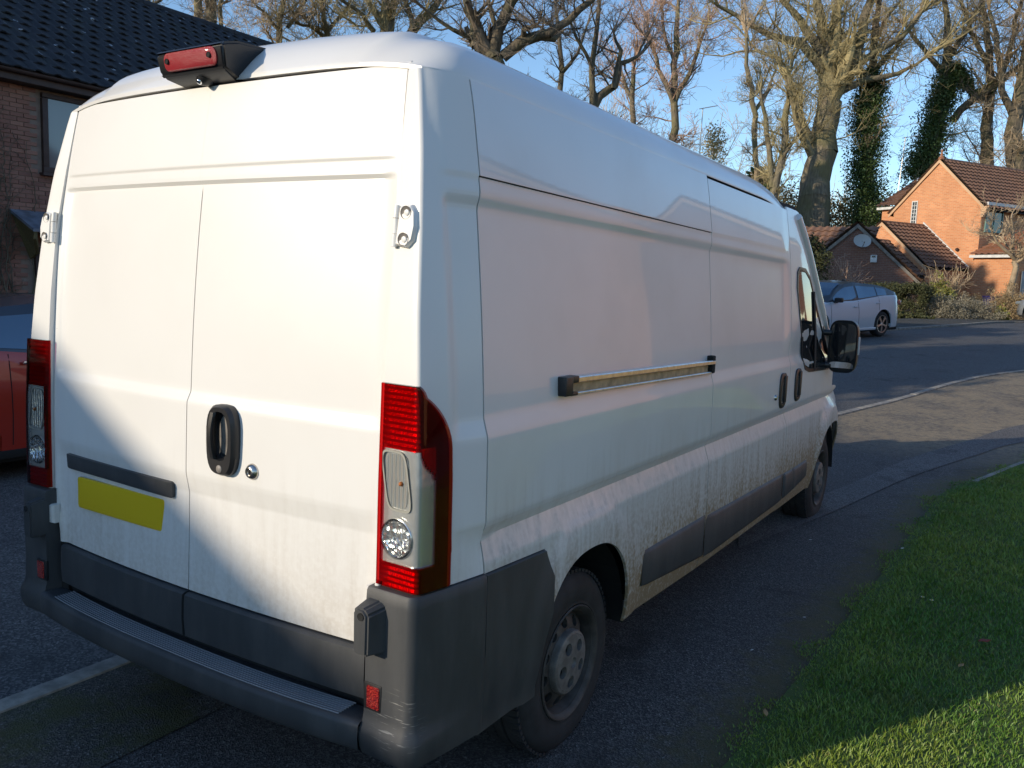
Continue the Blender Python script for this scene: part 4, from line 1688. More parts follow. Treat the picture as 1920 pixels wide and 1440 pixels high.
def hatchback(name, label, L, Wd, H, wb, R, paint, roofm, group=None, spokes=5, handles=((-.02, .80), (-.98, .87)), shuts=(.98, -.16, -1.05), hmat=None):
    glass = M['car_glass']
    """local frame: +y is the nose, x lateral, origin on the ground below the middle"""
    t = thing(name, label, 'car', group=group)
    hl, hw = L / 2, Wd / 2
    fy, ry_ = wb / 2 + .04 * L - .10, -wb / 2 + .04 * L - .10
    S = L / 4.37
    Y = np.unique(np.concatenate([np.linspace(-hl, hl, 46), *[c + (R + .06) * np.cos(np.linspace(0, PI, 17)) for c in (fy, ry_)]]))
    sh_y = np.array([-hl, -hl + .07, -hl + .30, -1.25 * S, .0, .95 * S, 1.25 * S, 1.75 * S, hl - .12, hl - .03, hl])
    sh_z = np.array([.66, .86, 1.06, 1.055, .945, .94, .90, .80, .70, .62, .55]) * H / 1.45

    def shoulder(y):
        return np.interp(y, sh_y, sh_z)

    def halfw(y):
        a = np.abs(y) / hl
        return hw * (1 - .30 * np.clip((a - .80) / .20, 0, 1) ** 2.4)

    def archz(y):
        z = .19 + .06 * np.clip((np.abs(y) / hl - .85) / .15, 0, 1)
        for c in (fy, ry_):
            d = np.abs(y - c)
            if d < R + .06:
                z = max(z, R * .25 + math.sqrt(max(0, (R + .06) ** 2 - d * d)) + R * .75)
        return z

    prof = [(.90, 0.0), (.975, .05), (.99, .22), (1.0, .42), (.992, .62), (.985, .70), (.955, .93), (.93, 1.0)]
    P = []
    for y in Y:
        b_, s_ = archz(y), float(shoulder(y))
        w_ = float(halfw(y))
        half = [(w_ * a, max(b_, .19 + (s_ - .19) * f)) for a, f in prof]
        half += [(w_ * .80, s_ + .012), (w_ * .45, s_ + .03), (0, s_ + .035)]
        row = [[q[0], y, q[1]] for q in half] + [[-q[0], y, q[1]] for q in half[::-1][1:]]
        P.append(row)
    mb = MB().grid(np.array(P))
    mb.add([p for p in P[0]], [tuple(range(len(P[0])))])
    mb.add([p for p in P[-1]], [tuple(range(len(P[-1])))[::-1]])
    body = mb.build('body', paint, t, smooth=45)
    # sill and underside
    mb = MB()
    mb.box((0, 0, .21), (Wd * .94, L * .90, .12), .03)
    mb.build('underbody', M['core'], t)
    for c in (fy, ry_):
        for sg in (1, -1):
            P = [[[sg * x_, c - (R + .055) * math.cos(a), R + (R + .05) * math.sin(a)] for x_ in (hw * .5, hw * .965)] for a in np.linspace(0, PI, 15)]
            MB().grid(np.array(P)).build('wheel_liner', M['core'], t, normals=False)
    # greenhouse
    gy = np.array([-hl + .14, -hl + .30, -hl + .72, -1.05 * S, -.2 * S, .28 * S, .62 * S, 1.02 * S, 1.08 * S])
    gz = np.array([1.02, 1.13, 1.285, 1.37, 1.45, 1.405, 1.25, .965, .93]) * H / 1.45

    def roofh(y):
        return float(np.interp(y, gy, gz))

    def gpt(y, f, off=0.0):
        """f 0..1 from belt to roof edge, then 1..2 to the centre line"""
        s_ = float(shoulder(y)) - .01
        r_ = max(roofh(y), s_ + .005)
        w_ = float(halfw(y))
        k = np.clip((r_ - s_) / .45, 0, 1)
        if f <= 1:
            xx = w_ * (.925 - (.20 * k) * f ** 1.15)
            zz = s_ + (r_ - .045 * k - s_) * f
            return [xx + off, y, zz]
        g_ = f - 1
        x1 = w_ * (.925 - .20 * k)
        return [x1 * (1 - g_), y, r_ - .045 * k + .045 * k * math.sin(g_ * PI / 2) + .0 + (off if g_ > 0 else 0)]

    yy = np.linspace(gy[0], gy[-1], 36)
    ff = [0, .12, .4, .7, .9, 1.0, 1.06, 1.15, 1.35, 1.6, 2.0]
    P = [[gpt(y, f) for f in ff] + [[-q[0], q[1], q[2]] for q in [gpt(y, f) for f in ff[::-1][1:]]] for y in yy]
    MB().grid(np.array(P)).build('roof', roofm, t, smooth=50)

    # side glass
    def sidepane(y0_, y1_, sg, parent):
        P = []
        for y in np.linspace(y0_, y1_, 12):
            room = (roofh(y) - float(shoulder(y))) / (.45 * H / 1.45)
            top = np.clip(.86 - .05 / max(room, .1), .12, .86)
            row = []
            for f in np.linspace(.10, max(top, .11), 6):
                q = gpt(y, f, .006)
                row.append([sg * q[0], q[1], q[2]])
            P.append(row)
        return MB().grid(np.array(P)).build('side_window', glass, parent, smooth=60)
    for sg in (1, -1):
        sidepane(-.12 * S, .84 * S, sg, t)
        sidepane(-.98 * S, -.20 * S, sg, t)
        sidepane(-1.42 * S, -1.02 * S, sg, t)
        hx_ = float(halfw(0)) * .975
        for hy_, hz_ in handles:
            MB().box((sg * (float(halfw(hy_ * S)) * .985 + .012), hy_ * S, hz_ * H / 1.45), (.03, .17, .026), .009).build('door_handle', hmat or paint, t, smooth=40)
        mb = MB().box((sg * (hw + .055), .80 * S, .985 * H / 1.45), (.20, .13, .12), .035)
        mb.box((sg * (hw - .02), .83 * S, .93 * H / 1.45), (.12, .05, .04), .01)
        mb.build('door_mirror', M['black_plastic'], t, smooth=50)
        # door shuts
        for ys_ in [q * S for q in shuts]:
            P = []
            for z in np.linspace(.30, float(shoulder(ys_)) - .02, 10):
                k = np.interp((z - .19) / (float(shoulder(ys_)) - .19), [f for _, f in prof], [a for a, _ in prof])
                P.append((sg * (float(halfw(ys_)) * k + .001), ys_, z))
            MB().tube(P, .004, 4).build('door_shut', M['core'], t)
        MB().box((sg * hw * .76, -hl + .12, .86 * H / 1.45), (.30, .16, .13), .04).build('tail_lamp', M['red_reflex'], t, smooth=40)
        MB().box((sg * hw * .74, hl - .16, .66 * H / 1.45), (.36, .22, .12), .04).build('headlight', M['pane_pale'], t, smooth=40)
        MB().box((sg * hw * .965, 0, .225), (.06, wb - 2 * R - .12, .07), .02).build('sill', M['core'] if paint is M.get('red_car') else paint, t, smooth=40)
    P = [[[float(gpt(y, 1.06)[0]) * .96 * u, y + .0, roofh(y) - .02 * u * u + .004] for u in np.linspace(-1, 1, 9)] for y in np.linspace(.30 * S, .98 * S, 10)]
    MB().grid(np.array(P)).build('windscreen', glass, t, smooth=60)
    P = [[[float(gpt(y, 1.06)[0]) * .86 * u, y - .0, roofh(y) - .02 * u * u + .005] for u in np.linspace(-1, 1, 9)] for y in np.linspace(-hl + .18, -hl + .62, 8)]
    MB().grid(np.array(P)).build('rear_window', M['glass'], t, smooth=60)
    MB().box((0, -.75 * S, roofh(-.75 * S) + .03), (.035, .16, .07), .015).build('roof_aerial', M['black_plastic'], t, smooth=40)
    MB().box((0, hl - .02, .42), (.9, .06, .16), .02).build('grille', M['core'], t)
    w0 = car_wheel(t, t, R, spokes, None, M['alloy'])
    for i, (sg, c) in enumerate(((1, fy), (1, ry_), (-1, fy), (-1, ry_))):
        w_ = w0 if i == 0 else copy_tree(w0, t)
        w_.location = (sg * hw * .965, c, R)
        w_.rotation_euler = (.3 * i, 0, 0 if sg > 0 else PI)
    return t


M['alloy'] = simple('alloy', (.55, .55, .55), .3, .9)
M['silver_car'] = simple('silver_car_paint', (.54, .615, .69), .35, .15, Coat_Weight=.6, Coat_Roughness=.03)
M['grey_car'] = simple('grey_car_paint', (.22, .23, .24), .35, .3, Coat_Weight=.8, Coat_Roughness=.04)
M['black_roof'] = simple('black_car_roof', (.012, .015, .022), .35, Coat_Weight=.4, Coat_Roughness=.05)
M['red_car'] = simple('red_car_paint', (.42, .030, .014), .3, .1, Coat_Weight=1.0, Coat_Roughness=.03)
M['navy_roof'] = simple('navy_car_roof', (.010, .016, .032), .3, Coat_Weight=1.0)

car1 = hatchback('parked_car', 'silver hatchback with a black roof parked at the far kerb beyond the van mirror', 4.37, 1.79, 1.46, 2.64, .325, M['silver_car'], M['black_roof'], spokes=5)
cdir = 203.0                                    # bearing of its nose
rw = np.array([-1.30, 22.2])                    # its rear nearside wheel touches the road here
f_ = bear(cdir)[:2]
left = np.array([-f_[1], f_[0]])
cc = rw - left * .86 + f_ * (1.32 - .07)
car1.location = (cc[0], cc[1], float(terrain(*cc)) + .004)
car1.rotation_euler = (rad(-2.0) * 0, 0, -rad(cdir))
slope = math.atan(.045 * math.cos(rad(cdir)))
car1.rotation_euler = (slope, 0, -rad(cdir))
car2 = hatchback('parked_car', 'grey car whose nose just enters the view at the right edge by the tan shrub', 4.3, 1.79, 1.48, 2.6, .32, M['grey_car'], M['grey_car'], spokes=7)
car2.name = 'parked_car.001'
car2.location = (3.45, 35.5, 1.09)
car2.rotation_euler = (0, 0, -rad(-58))
car3 = hatchback('parked_car', 'small red car with a dark roof half hidden behind the van by the brick house', 3.85, 1.72, 1.50, 2.47, .31, M['red_car'], M['navy_roof'], spokes=6, handles=((-.62, .93),), shuts=(.9, -.82), hmat=M['chrome'])
car3.name = 'parked_car.002'
car3.location = (-5.45, 2.55, .004)
car3.rotation_euler = (0, 0, 0)

# ------------------------------------------------------------------ houses


def quad_uv(o, ax, ay):
    """box-project UVs in metres: u along ax, v along z"""
    me = o.data
    uv = me.uv_layers.new(name='UVMap')
    for poly in me.polygons:
        nrm = poly.normal
        h = Vector((nrm.y, -nrm.x, 0))
        if h.length < .3:
            h = Vector((1, 0, 0))
        h.normalize()
        for li in poly.loop_indices:
            co = me.vertices[me.loops[li].vertex_index].co
            uv.data[li].uv = (co.dot(h), co.z)


def tile_field(length, run, rise, gauge=.34, width=.33, seg=6, thick=.060, amp=.075):
    """stepped, waved roof sheet: x along eaves 0..length, y up-slope (horizontal run), z rise"""
    sl = math.hypot(run, rise)
    nr = max(2, int(round(sl / gauge)))
    nc = max(2, int(round(length / width)))
    us = np.linspace(0, length, nc * seg + 1)
    ph = (us / width) % 1.0
    wave = amp * (.5 + .5 * np.cos(ph * 2 * PI))
    P = []
    nx, ny, nz = 0, -rise / sl, run / sl
    for r in range(nr):
        s0_, s1_ = r * sl / nr, (r + 1) * sl / nr
        for s_, up in ((s0_ - .0, thick), (s1_ + .01, .004)):
            row = np.stack([us + random.uniform(-.004, .004), s_ * run / sl + (wave + up) * ny, s_ * rise / sl + (wave + up) * nz], 1)
            P.append(row)
    return np.array(P)


def frame_loc(o, e, r):
    """matrix from local (x along e, y along r, z up)"""
    return Matrix(((e[0], r[0], 0, o[0]), (e[1], r[1], 0, o[1]), (0, 0, 1, o[2]), (0, 0, 0, 1)))


def gable_block(t, w, l, ze, zr, z0_, org, e, r, wall, tile, over=.12, eave_over=.30, trim=None, tilew=.30, gauge=.30, ridge_at=None):
    """gable front spans e (width w) at org; block runs back along r for l. Walls + two tile slopes + ridge, children of t"""
    ra = w / 2 if ridge_at is None else ridge_at
    E, Rr = np.array(e), np.array(r)
    O = np.array([org[0], org[1], 0.0])

    def L(a, b, z):
        return O + E * a + Rr * b + np.array([0, 0, z])
    pent = [L(0, 0, z0_), L(w, 0, z0_), L(w, 0, ze), L(ra, 0, zr), L(0, 0, ze)]
    mb = MB().prism(pent, Rr * l)
    o = mb.build('wall', wall, t)
    quad_uv(o, None, None)
    for sgn in (0, 1):
        run = ra if sgn == 0 else w - ra
        rise = zr - ze
        k = rise / run
        run2, rise2 = run + eave_over, rise + eave_over * k
        f = tile_field(l + 2 * over, run2, rise2, gauge, tilew)
        P = np.zeros_like(f)
        for i in range(f.shape[0]):
            for j in range(f.shape[1]):
                u, v, z = f[i, j]
                a = -eave_over + v if sgn == 0 else w + eave_over - v
                P[i, j] = L(a, -over + u, ze - eave_over * k + z + .06)
        o = MB().grid(P).build('roof_tiles', tile, t, smooth=40, normals=True)
        o['kind'] = 'stuff'
        # underside / bargeboards
        a0_, a1_ = (-eave_over, ra) if sgn == 0 else (w + eave_over, ra)
        for b_ in (-over + .015, l + over - .04):
            mb = MB()
            mb.prism([L(a0_, b_, ze - eave_over * k - .10), L(a0_, b_, ze - eave_over * k + .055), L(a1_, b_, zr + .055), L(a1_, b_, zr - .12)], Rr * .025)
            mb.build('bargeboard', trim or wall, t)
        mb = MB()
        mb.prism([L(a0_, -over + .05, ze - eave_over * k + .03), L(a1_, -over + .05, zr + .03), L(a1_, -over + .05, zr - .0), L(a0_, -over + .05, ze - eave_over * k)], Rr * (l + 2 * over - .1))
        mb.build('soffit', M['core'], t)
    # ridge
    n_ = max(1, int(l / .45))
    mb = MB()
    for i in range(n_):
        b0_, b1_ = -over + (l + 2 * over) * i / n_, -over + (l + 2 * over) * (i + .97) / n_
        P = [[L(ra + .13 * math.cos(a), b, zr + .05 + .10 * math.sin(a)) for a in np.linspace(-.2, PI + .2, 9)] for b in (b0_, b1_)]
        mb.grid(np.array(P))
    o = mb.build('ridge_tiles', tile, t, smooth=60)
    o['kind'] = 'stuff'
    return L


# --- orange brick house
BETA = 31.0
eR, rR = bear(BETA - 90), bear(BETA)
C0 = np.array([-.80, 44.55, 0])
GZ = 1.0
oh = thing('brick_house', 'orange brick house with a tall sunlit gable and brown tiled roof behind the shrubs', 'house')
Lm = gable_block(oh, 4.95, 9.0, 6.30, 8.62, GZ, C0, eR, rR, M['orange_brick'], M['brown_tile'], over=.10, eave_over=.28, trim=M['orange_brick'])
# corbelled eaves at the right of the gable
mb = MB()
for i in range(6):
    d = .05 * (6 - i)
    mb.box(tuple(Lm(-d / 2 + .0, .04, 6.20 - i * .085)), (.10 + d, .14, .075), 0, Matrix.Rotation(-rad(BETA - 90 + 90), 4, 'Z'))
mb.build('corbel', M['orange_brick'], oh)
mb = MB().lathe([(.0, .52), (.03, .50), (.05, .42), (.03, .36), (.055, .30), (.06, .18), (.14, .12), (.16, 0)], Lm(2.475, .05, 8.66), (0, 0, 1), 12)
mb.build('finial', M['red_tile'], oh, smooth=50)


def window_on(t, L, a0_, a1_, z0_, z1_, b, fr, pane, nx, nz, side='gable', d=.05, sill=None):
    """frame with glazing bars and separate panes; side 'gable' lies in the e plane at depth b, 'long' in the r plane"""
    def Q(a, dep, z):
        return L(a, b - dep, z) if side == 'gable' else L(b - dep, a, z)
    out = Vector(Q(0, 1, 0) - Q(0, 0, 0))
    mb = MB()
    fw = .05

    def bar(x0_, x1_, y0_, y1_, dep):
        mb.prism([Q(x0_, -.04, y0_), Q(x1_, -.04, y0_), Q(x1_, -.04, y1_), Q(x0_, -.04, y1_)], np.array(out) * (dep + .04))
    bar(a0_, a1_, z0_, z0_ + fw, d)
    bar(a0_, a1_, z1_ - fw, z1_, d)
    bar(a0_, a0_ + fw, z0_ + fw, z1_ - fw, d)
    bar(a1_ - fw, a1_, z0_ + fw, z1_ - fw, d)
    f = mb.build('window', fr, t)
    W_, H_ = (a1_ - a0_ - 2 * fw) / nx, (z1_ - z0_ - 2 * fw) / nz
    mb = MB()
    bw = .03
    for i in range(1, nx):
        xx = a0_ + fw + W_ * i
        bar(xx - bw / 2, xx + bw / 2, z0_ + fw, z1_ - fw, d - .006)
    for k in range(1, nz):
        zz = z0_ + fw + H_ * k
        bar(a0_ + fw, a1_ - fw, zz - bw / 2, zz + bw / 2, d - .009)
    if nx * nz > 1:
        mb.build('glazing_bars', fr, f)
    for i in range(nx):
        for k in range(nz):
            x0_, y0_ = a0_ + fw + W_ * i, z0_ + fw + H_ * k
            MB().add([Q(x0_, .012, y0_), Q(x0_ + W_, .012, y0_), Q(x0_ + W_, .012, y0_ + H_), Q(x0_, .012, y0_ + H_)], [(0, 1, 2, 3)]).build('pane', pane, f)
    if sill:
        mb = MB()
        s0_, s1_ = a0_ - .06, a1_ + .06
        mb.prism([Q(s0_, -.02, z0_ - .06), Q(s1_, -.02, z0_ - .06), Q(s1_, -.02, z0_ - .005), Q(s0_, -.02, z0_ - .005)], np.array(out) * .12)
        mb.build('sill', sill, f)
    return f


window_on(oh, Lm, 3.52, 3.86, 5.50, 6.72, 0.0, M['white_trim'], M['pane'], 2, 6)
window_on(oh, Lm, .30, 1.58, 5.10, 6.36, 0.0, M['green_wood'], M['pane'], 2, 1, 'long', sill=M['green_wood'])
mb = MB().prism([Lm(-.10, .15, 6.30), Lm(-.10, 8.8, 6.30), Lm(-.10, 8.8, 6.44), Lm(-.10, .15, 6.44)], -np.array(eR) * .10)
mb.build('gutter', M['white_trim'], oh)
MB().lathe([(0, .16), (.05, .16), (.09, .08), (.06, 0)], Lm(1.04, 0, 4.22), -rR, 12).build('wall_lamp', M['brown_wood'], oh, smooth=40)
# wing behind, left
org = C0 + eR * 3.9 + rR * 1.6
mb = MB()
q0 = 4.95
mb.prism([Lm(q0 - .1, .40, GZ), Lm(q0 + 1.08, .40, GZ), Lm(q0 + 1.08, .40, 6.45), Lm(q0 - .1, .40, 6.45)], rR * 4.5)
o = mb.build('wall', M['orange_brick'], oh)
quad_uv(o, None, None)
f = tile_field(1.35, 3.1, 1.75)
P = np.zeros_like(f)
for i in range(f.shape[0]):
    for j in range(f.shape[1]):
        u, v, z = f[i, j]
        P[i, j] = Lm(q0 - .05 + u, .15 + v, 6.55 + z)
o = MB().grid(P).build('roof_tiles', M['brown_tile'], oh, smooth=40, kind='stuff')
mb = MB().prism([Lm(q0 + .02, .15, 6.42), Lm(q0 + 1.25, .15, 6.42), Lm(q0 + 1.25, .15, 6.55), Lm(q0 + .02, .15, 6.55)], rR * .05)
mb.build('fascia', M['white_trim'], oh)
MB().tube([Lm(5.5, 2.3, 7.6), Lm(5.5, 2.3, 8.25)], .06, 10).build('vent_pipe', M['white_trim'], oh, smooth=60)

# garage attached in front of the gable
k2 = (5.43 - 3.20) / (3.08 - .42)
gable_block(oh, 5.32, 3.0, 3.20, 5.38, GZ, C0 + eR * .42 - rR * 3.0, eR, rR, M['orange_brick'], M['brown_tile'], over=.06, eave_over=.05, trim=M['orange_brick'], ridge_at=2.66)
# white flashing where that roof meets the gable
mb = MB().prism([Lm(.36, -.06, 3.24), Lm(3.08, -.06, 5.52), Lm(3.08, -.06, 5.64), Lm(.36, -.06, 3.40)], rR * .05)
mb.build('flashing', M['white_trim'], oh)
# smaller lower lean-to in front of it
gable_block(oh, 4.2, 2.2, 2.85, 4.42, GZ, C0 + eR * .5 - rR * 5.3, eR, rR, M['orange_brick'], M['brown_tile'], over=.05, eave_over=.15, trim=M['orange_brick'], ridge_at=2.1)
MB().tube([Lm(.66, -.10, 1.0), Lm(.66, -.10, 3.1)], .05, 8).build('downpipe', M['white_trim'], oh, smooth=60)
# porch block to the right with a mono-pitch roof
mb = MB()
B4 = [Lm(.05, -.12, GZ), Lm(-2.0, -.12, GZ), Lm(-2.0, -.12, 3.88), Lm(.05, -.12, 3.88)]
o = mb.prism(B4, rR * 2.6).build('wall', M['orange_brick'], oh)
quad_uv(o, None, None)
f = tile_field(2.5, 2.4, 1.30)
P = np.zeros_like(f)
for i in range(f.shape[0]):
    for j in range(f.shape[1]):
        u, v, z = f[i, j]
        P[i, j] = Lm(.16 - u + min(0, -.36 * v) * 1.0 * max(0, 1 - u / 1.0), -.34 + v, 3.90 + z)
MB().grid(P).build('roof_tiles', M['red_tile'], oh, smooth=40, kind='stuff')
mb = MB().prism([Lm(.18, -.34, 3.80), Lm(-2.2, -.34, 3.80), Lm(-2.2, -.34, 3.93), Lm(.18, -.34, 3.93)], rR * .08)
mb.build('gutter', M['white_trim'], oh)
mb = MB().prism([Lm(-2.06, .3, GZ), Lm(-2.06, 1.2, GZ), Lm(-2.06, 1.2, 3.2), Lm(-2.06, .3, 3.2)], -eR * .03)
mb.build('door', M['lead'], oh)

# --- brown brick garage with the dish
gh = thing('brick_garage', 'low brown brick garage gable carrying a satellite dish, beyond the silver car', 'garage')
gE = bear(-102)         # along the gable, to the left
gR = bear(-12)
mE, mR = bear(-88), bear(2)
GA = np.array([-4.88, 37.0, 0]) - gE * 2.35
Lg = gable_block(gh, 4.7, 3.4, 2.62, 4.78, GZ, GA, gE, gR, M['red_brick'], M['brown_tile'], over=.12, eave_over=.25, trim=M['grey_trim'])
MG = np.array([-4.88, 37.0, 0]) + gE * .3 + gR * .55
# cross range: ridge runs left, slope faces us
mb = MB()
f = tile_field(6.0, 2.9, 2.62)
P = np.zeros_like(f)
for i in range(f.shape[0]):
    for j in range(f.shape[1]):
        u, v, z = f[i, j]
        q = np.array([-4.88, 37.0, 0]) + mE * (-.3 + u) + mR * (.12 + v)
        P[i, j] = [q[0], q[1], 2.30 + z]
MB().grid(P).build('roof_tiles', M['brown_tile'], gh, smooth=40, kind='stuff')
q = np.array([-4.88, 37.0, 0]) + mE * 2.6 + mR * .55
mb = MB().prism([q + [0, 0, GZ], q + mE * 3.2 + [0, 0, GZ], q + mE * 3.2 + [0, 0, 2.6], q + [0, 0, 2.6]], mR * 4)
o = mb.build('wall', M['red_brick'], gh)
quad_uv(o, None, None)
# dish
dp = GA + gE * 2.15 - gR * .35 + np.array([0, 0, 4.08])
dish = thing('satellite_dish', 'grey oval satellite dish fixed below the apex of the garage gable', 'satellite dish', tuple(dp))
dn = Vector((.38, -.80, .36)).normalized()
sd = dn.cross(Vector((0, 0, 1))).normalized()
ud = sd.cross(dn)
P = []
for k in np.linspace(0.01, 1, 7):
    P.append([(sd * (.36 * k * math.cos(a)) + ud * (.30 * k * math.sin(a)) + dn * (.07 * k * k))[:] for a in np.linspace(0, 2 * PI, 33)[:-1]])
mb = MB().grid(np.array(P).transpose(1, 0, 2), close_u=True)
mb.build('reflector', M['dish'], dish, smooth=60)
mb = MB().tube([(ud * -.28 + dn * .05)[:], (ud * -.22 + dn * .30)[:]], .014, 6).box(tuple(ud * -.19 + dn * .32), (.06, .06, .06), .02)
mb.build('feed_arm', M['grey_trim'], dish, smooth=50)
bk = Vector(gR * .33)
mb = MB().tube([(0, 0, 0), bk[:]], .025, 8)
mb.build('bracket', M['grey_trim'], dish)
ap = GA + gE * 1.62 - gR * .05 + np.array([0, 0, 3.38])
al = thing('alarm_box', 'white burglar alarm box with a dark lens on the garage gable', 'alarm box', tuple(ap))
Mx = Matrix.Rotation(rad(12), 4, 'Z')
MB().box((0, 0, 0), (.26, .09, .32), .03, Mx).build('case', M['white_trim'], al, smooth=40)
MB().box((0, -.05, .09), (.15, .02, .08), .01, Mx).build('strobe', M['glass'], al, smooth=40)

# --- left house (dark roof), wall facing +x
lh = thing('brick_house', 'shaded brick house with a steep black tiled roof at the left edge', 'house')
lh.name = 'brick_house.001'
WX, Y0H, Y1H = -12.75, -3.0, 17.5
ex, ey = np.array([1.0, 0, 0]), np.array([0, 1.0, 0])
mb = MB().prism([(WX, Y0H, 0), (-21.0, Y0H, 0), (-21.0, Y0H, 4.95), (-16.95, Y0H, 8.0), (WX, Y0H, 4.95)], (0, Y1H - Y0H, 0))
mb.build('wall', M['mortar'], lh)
# brick courses on the part of the front in view, round the window and door openings
WIN = (6.60, 7.75, 3.36, 4.72)
DOOR = (6.42, 7.45, .0, 2.05)
bricks = []
row = 0
z = .04
while z < 4.90:
    y = -2.92 + (.1125 if row % 2 else 0)
    while y < 17.2:
        y1 = y + .215
        ok = True
        for w_ in (WIN, DOOR):
            if y1 > w_[0] - .02 and y < w_[1] + .02 and z + .065 > w_[2] - .02 and z < w_[3] + .02:
                ok = False
        if ok:
            vis = math.hypot((y - 6.3), (z - 3.2) * .8)
            bricks.append((vis, y + .1075, z + .0325))
        y += .225
    z += .075
    row += 1
bricks.sort()
wall_part = [c for c in lh.children if c.name.startswith('wall')][0]
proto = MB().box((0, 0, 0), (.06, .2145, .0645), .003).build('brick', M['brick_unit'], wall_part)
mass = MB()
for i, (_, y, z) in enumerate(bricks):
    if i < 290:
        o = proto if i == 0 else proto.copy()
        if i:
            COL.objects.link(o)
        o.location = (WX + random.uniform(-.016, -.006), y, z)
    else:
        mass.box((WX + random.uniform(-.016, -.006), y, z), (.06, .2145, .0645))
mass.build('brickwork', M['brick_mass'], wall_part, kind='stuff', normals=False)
# roof slopes: courses of single tiles where they show, a joined field elsewhere
run, rise = 16.95 - 12.4, 8.14 - 4.95
sl = math.hypot(run, rise)
pitch = math.atan2(rise, run)
prof = [(0, 0), (.05, .004), (.10, .030), (.15, .030), (.20, .006), (.33, 0.0)]
V, F = [], []
for (u, h) in prof:
    V += [[0.0, u, h + .022], [-.36, u, h + .0], [0.0, u, h - .004]]
for i in range(len(prof) - 1):
    a = i * 3
    F += [(a, a + 3, a + 4, a + 1), (a, a + 2, a + 5, a + 3)]
tproto = MB().add(V, F).build('tile', M['dark_tile'], None, smooth=40)
slope_e = bpy.data.objects.new('roof', None)
tiles = []
nr = int(sl / .32)
for r in range(nr):
    for c in range(int((Y1H - Y0H) / .33)):
        y = Y0H + .33 * c + (.165 if r % 2 else 0)
        s_ = r * sl / nr
        p_ = np.array([-12.36 - s_ * math.cos(pitch), y, 4.96 + s_ * math.sin(pitch)])
        q = Vector(p_) - Vector(CAM)
        dep = q.dot(FW)
        if dep < 1:
            u_, v_ = -999, -999
        else:
            u_, v_ = 960 + FPX * q.dot(RT) / dep, 720 - FPX * q.dot(UP) / dep
        vis = -40 < u_ < 520 and -40 < v_ < 175 and v_ < 190 - u_ * .17 + 20
        tiles.append((0 if vis else 1, dep, p_))
tiles.sort(key=lambda q: (q[0], q[1]))
roofbase = MB().prism([(-12.38, Y0H, 4.93), (-16.95, Y0H, 8.12), (-16.95, Y0H, 8.0), (-12.7, Y0H, 4.88)], (0, Y1H - Y0H, 0))
roofbase.prism([(-21.3, Y0H, 4.93), (-16.95, Y0H, 8.12), (-16.95, Y0H, 8.0), (-21.0, Y0H, 4.88)], (0, Y1H - Y0H, 0))
lroof = roofbase.build('roof', M['dark_tile'], lh)
mass = MB()
tv = np.array([v.co[:] for v in tproto.data.vertices])
tf = [tuple(p_.vertices) for p_ in tproto.data.polygons]
Ry = Matrix.Rotation(pitch, 4, 'Y')
RyN = np.array(Ry.to_3x3())
cnt = 0
for vis, dep, p_ in tiles:
    jit = np.array([random.uniform(-.006, .006), random.uniform(-.004, .004), random.uniform(0, .006)])
    if cnt < 295:
        o = tproto if cnt == 0 else tproto.copy()
        if cnt:
            COL.objects.link(o)
        o.parent = lroof
        o.location = p_ + jit
        o.rotation_euler = (random.uniform(-.012, .012), pitch + random.uniform(-.012, .012), 0)
        cnt += 1
    else:
        mass.add(tv @ RyN.T + p_ + jit, tf)
mass.build('tile_field', M['dark_tile'], lroof, kind='stuff', smooth=40, normals=False)
mb = MB()
for i in range(int((Y1H - Y0H) / .45)):
    y = Y0H + .45 * i
    P = [[[-16.95 + .15 * math.cos(a), yy, 8.13 + .12 * math.sin(a)] for a in np.linspace(-.2, PI + .2, 8)] for yy in (y, y + .44)]
    mb.grid(np.array(P))
mb.build('ridge_tiles', M['dark_tile'], lroof, smooth=60, kind='stuff')
# gutter, fascia and soffit
mb = MB()
P = [[[-12.36 + .055 * math.cos(a), y, 4.93 + .055 * math.sin(a)] for a in np.linspace(PI, 2 * PI, 9)] for y in (Y0H, Y1H)]
mb.grid(np.array(P))
mb.build('gutter', M['brown_wood'], lh, smooth=60)
MB().box((-12.44, (Y0H + Y1H) / 2, 4.87), (.03, Y1H - Y0H, .20)).build('fascia', M['brown_wood'], lh)
MB().box((-12.60, (Y0H + Y1H) / 2, 4.775), (.30, Y1H - Y0H, .02)).build('soffit', M['brown_wood'], lh)
# window
mb = MB()
y0_, y1_, z0_, z1_ = WIN
for c_, s_ in (((WX + .02, (y0_ + y1_) / 2, z0_ + .05), (.10, y1_ - y0_, .10)), ((WX + .02, (y0_ + y1_) / 2, z1_ - .04), (.10, y1_ - y0_, .08)),
               ((WX + .02, y0_ + .05, (z0_ + z1_) / 2), (.10, .10, z1_ - z0_ - .18)), ((WX + .02, y1_ - .05, (z0_ + z1_) / 2), (.10, .10, z1_ - z0_ - .18))):
    mb.box(c_, s_, .006)
wf = mb.build('window', M['brown_wood'], lh, smooth=35)
MB().add([(WX + .025, y0_ + .08, z0_ + .08), (WX + .025, y1_ - .08, z0_ + .08), (WX + .025, y1_ - .08, z1_ - .06), (WX + .025, y0_ + .08, z1_ - .06)], [(0, 1, 2, 3)]).build('pane', M['pane_pale'], wf)
MB().box((WX + .06, (y0_ + y1_) / 2, z0_ - .03), (.16, y1_ - y0_ + .1, .05), .006).build('sill', M['brown_wood'], wf)
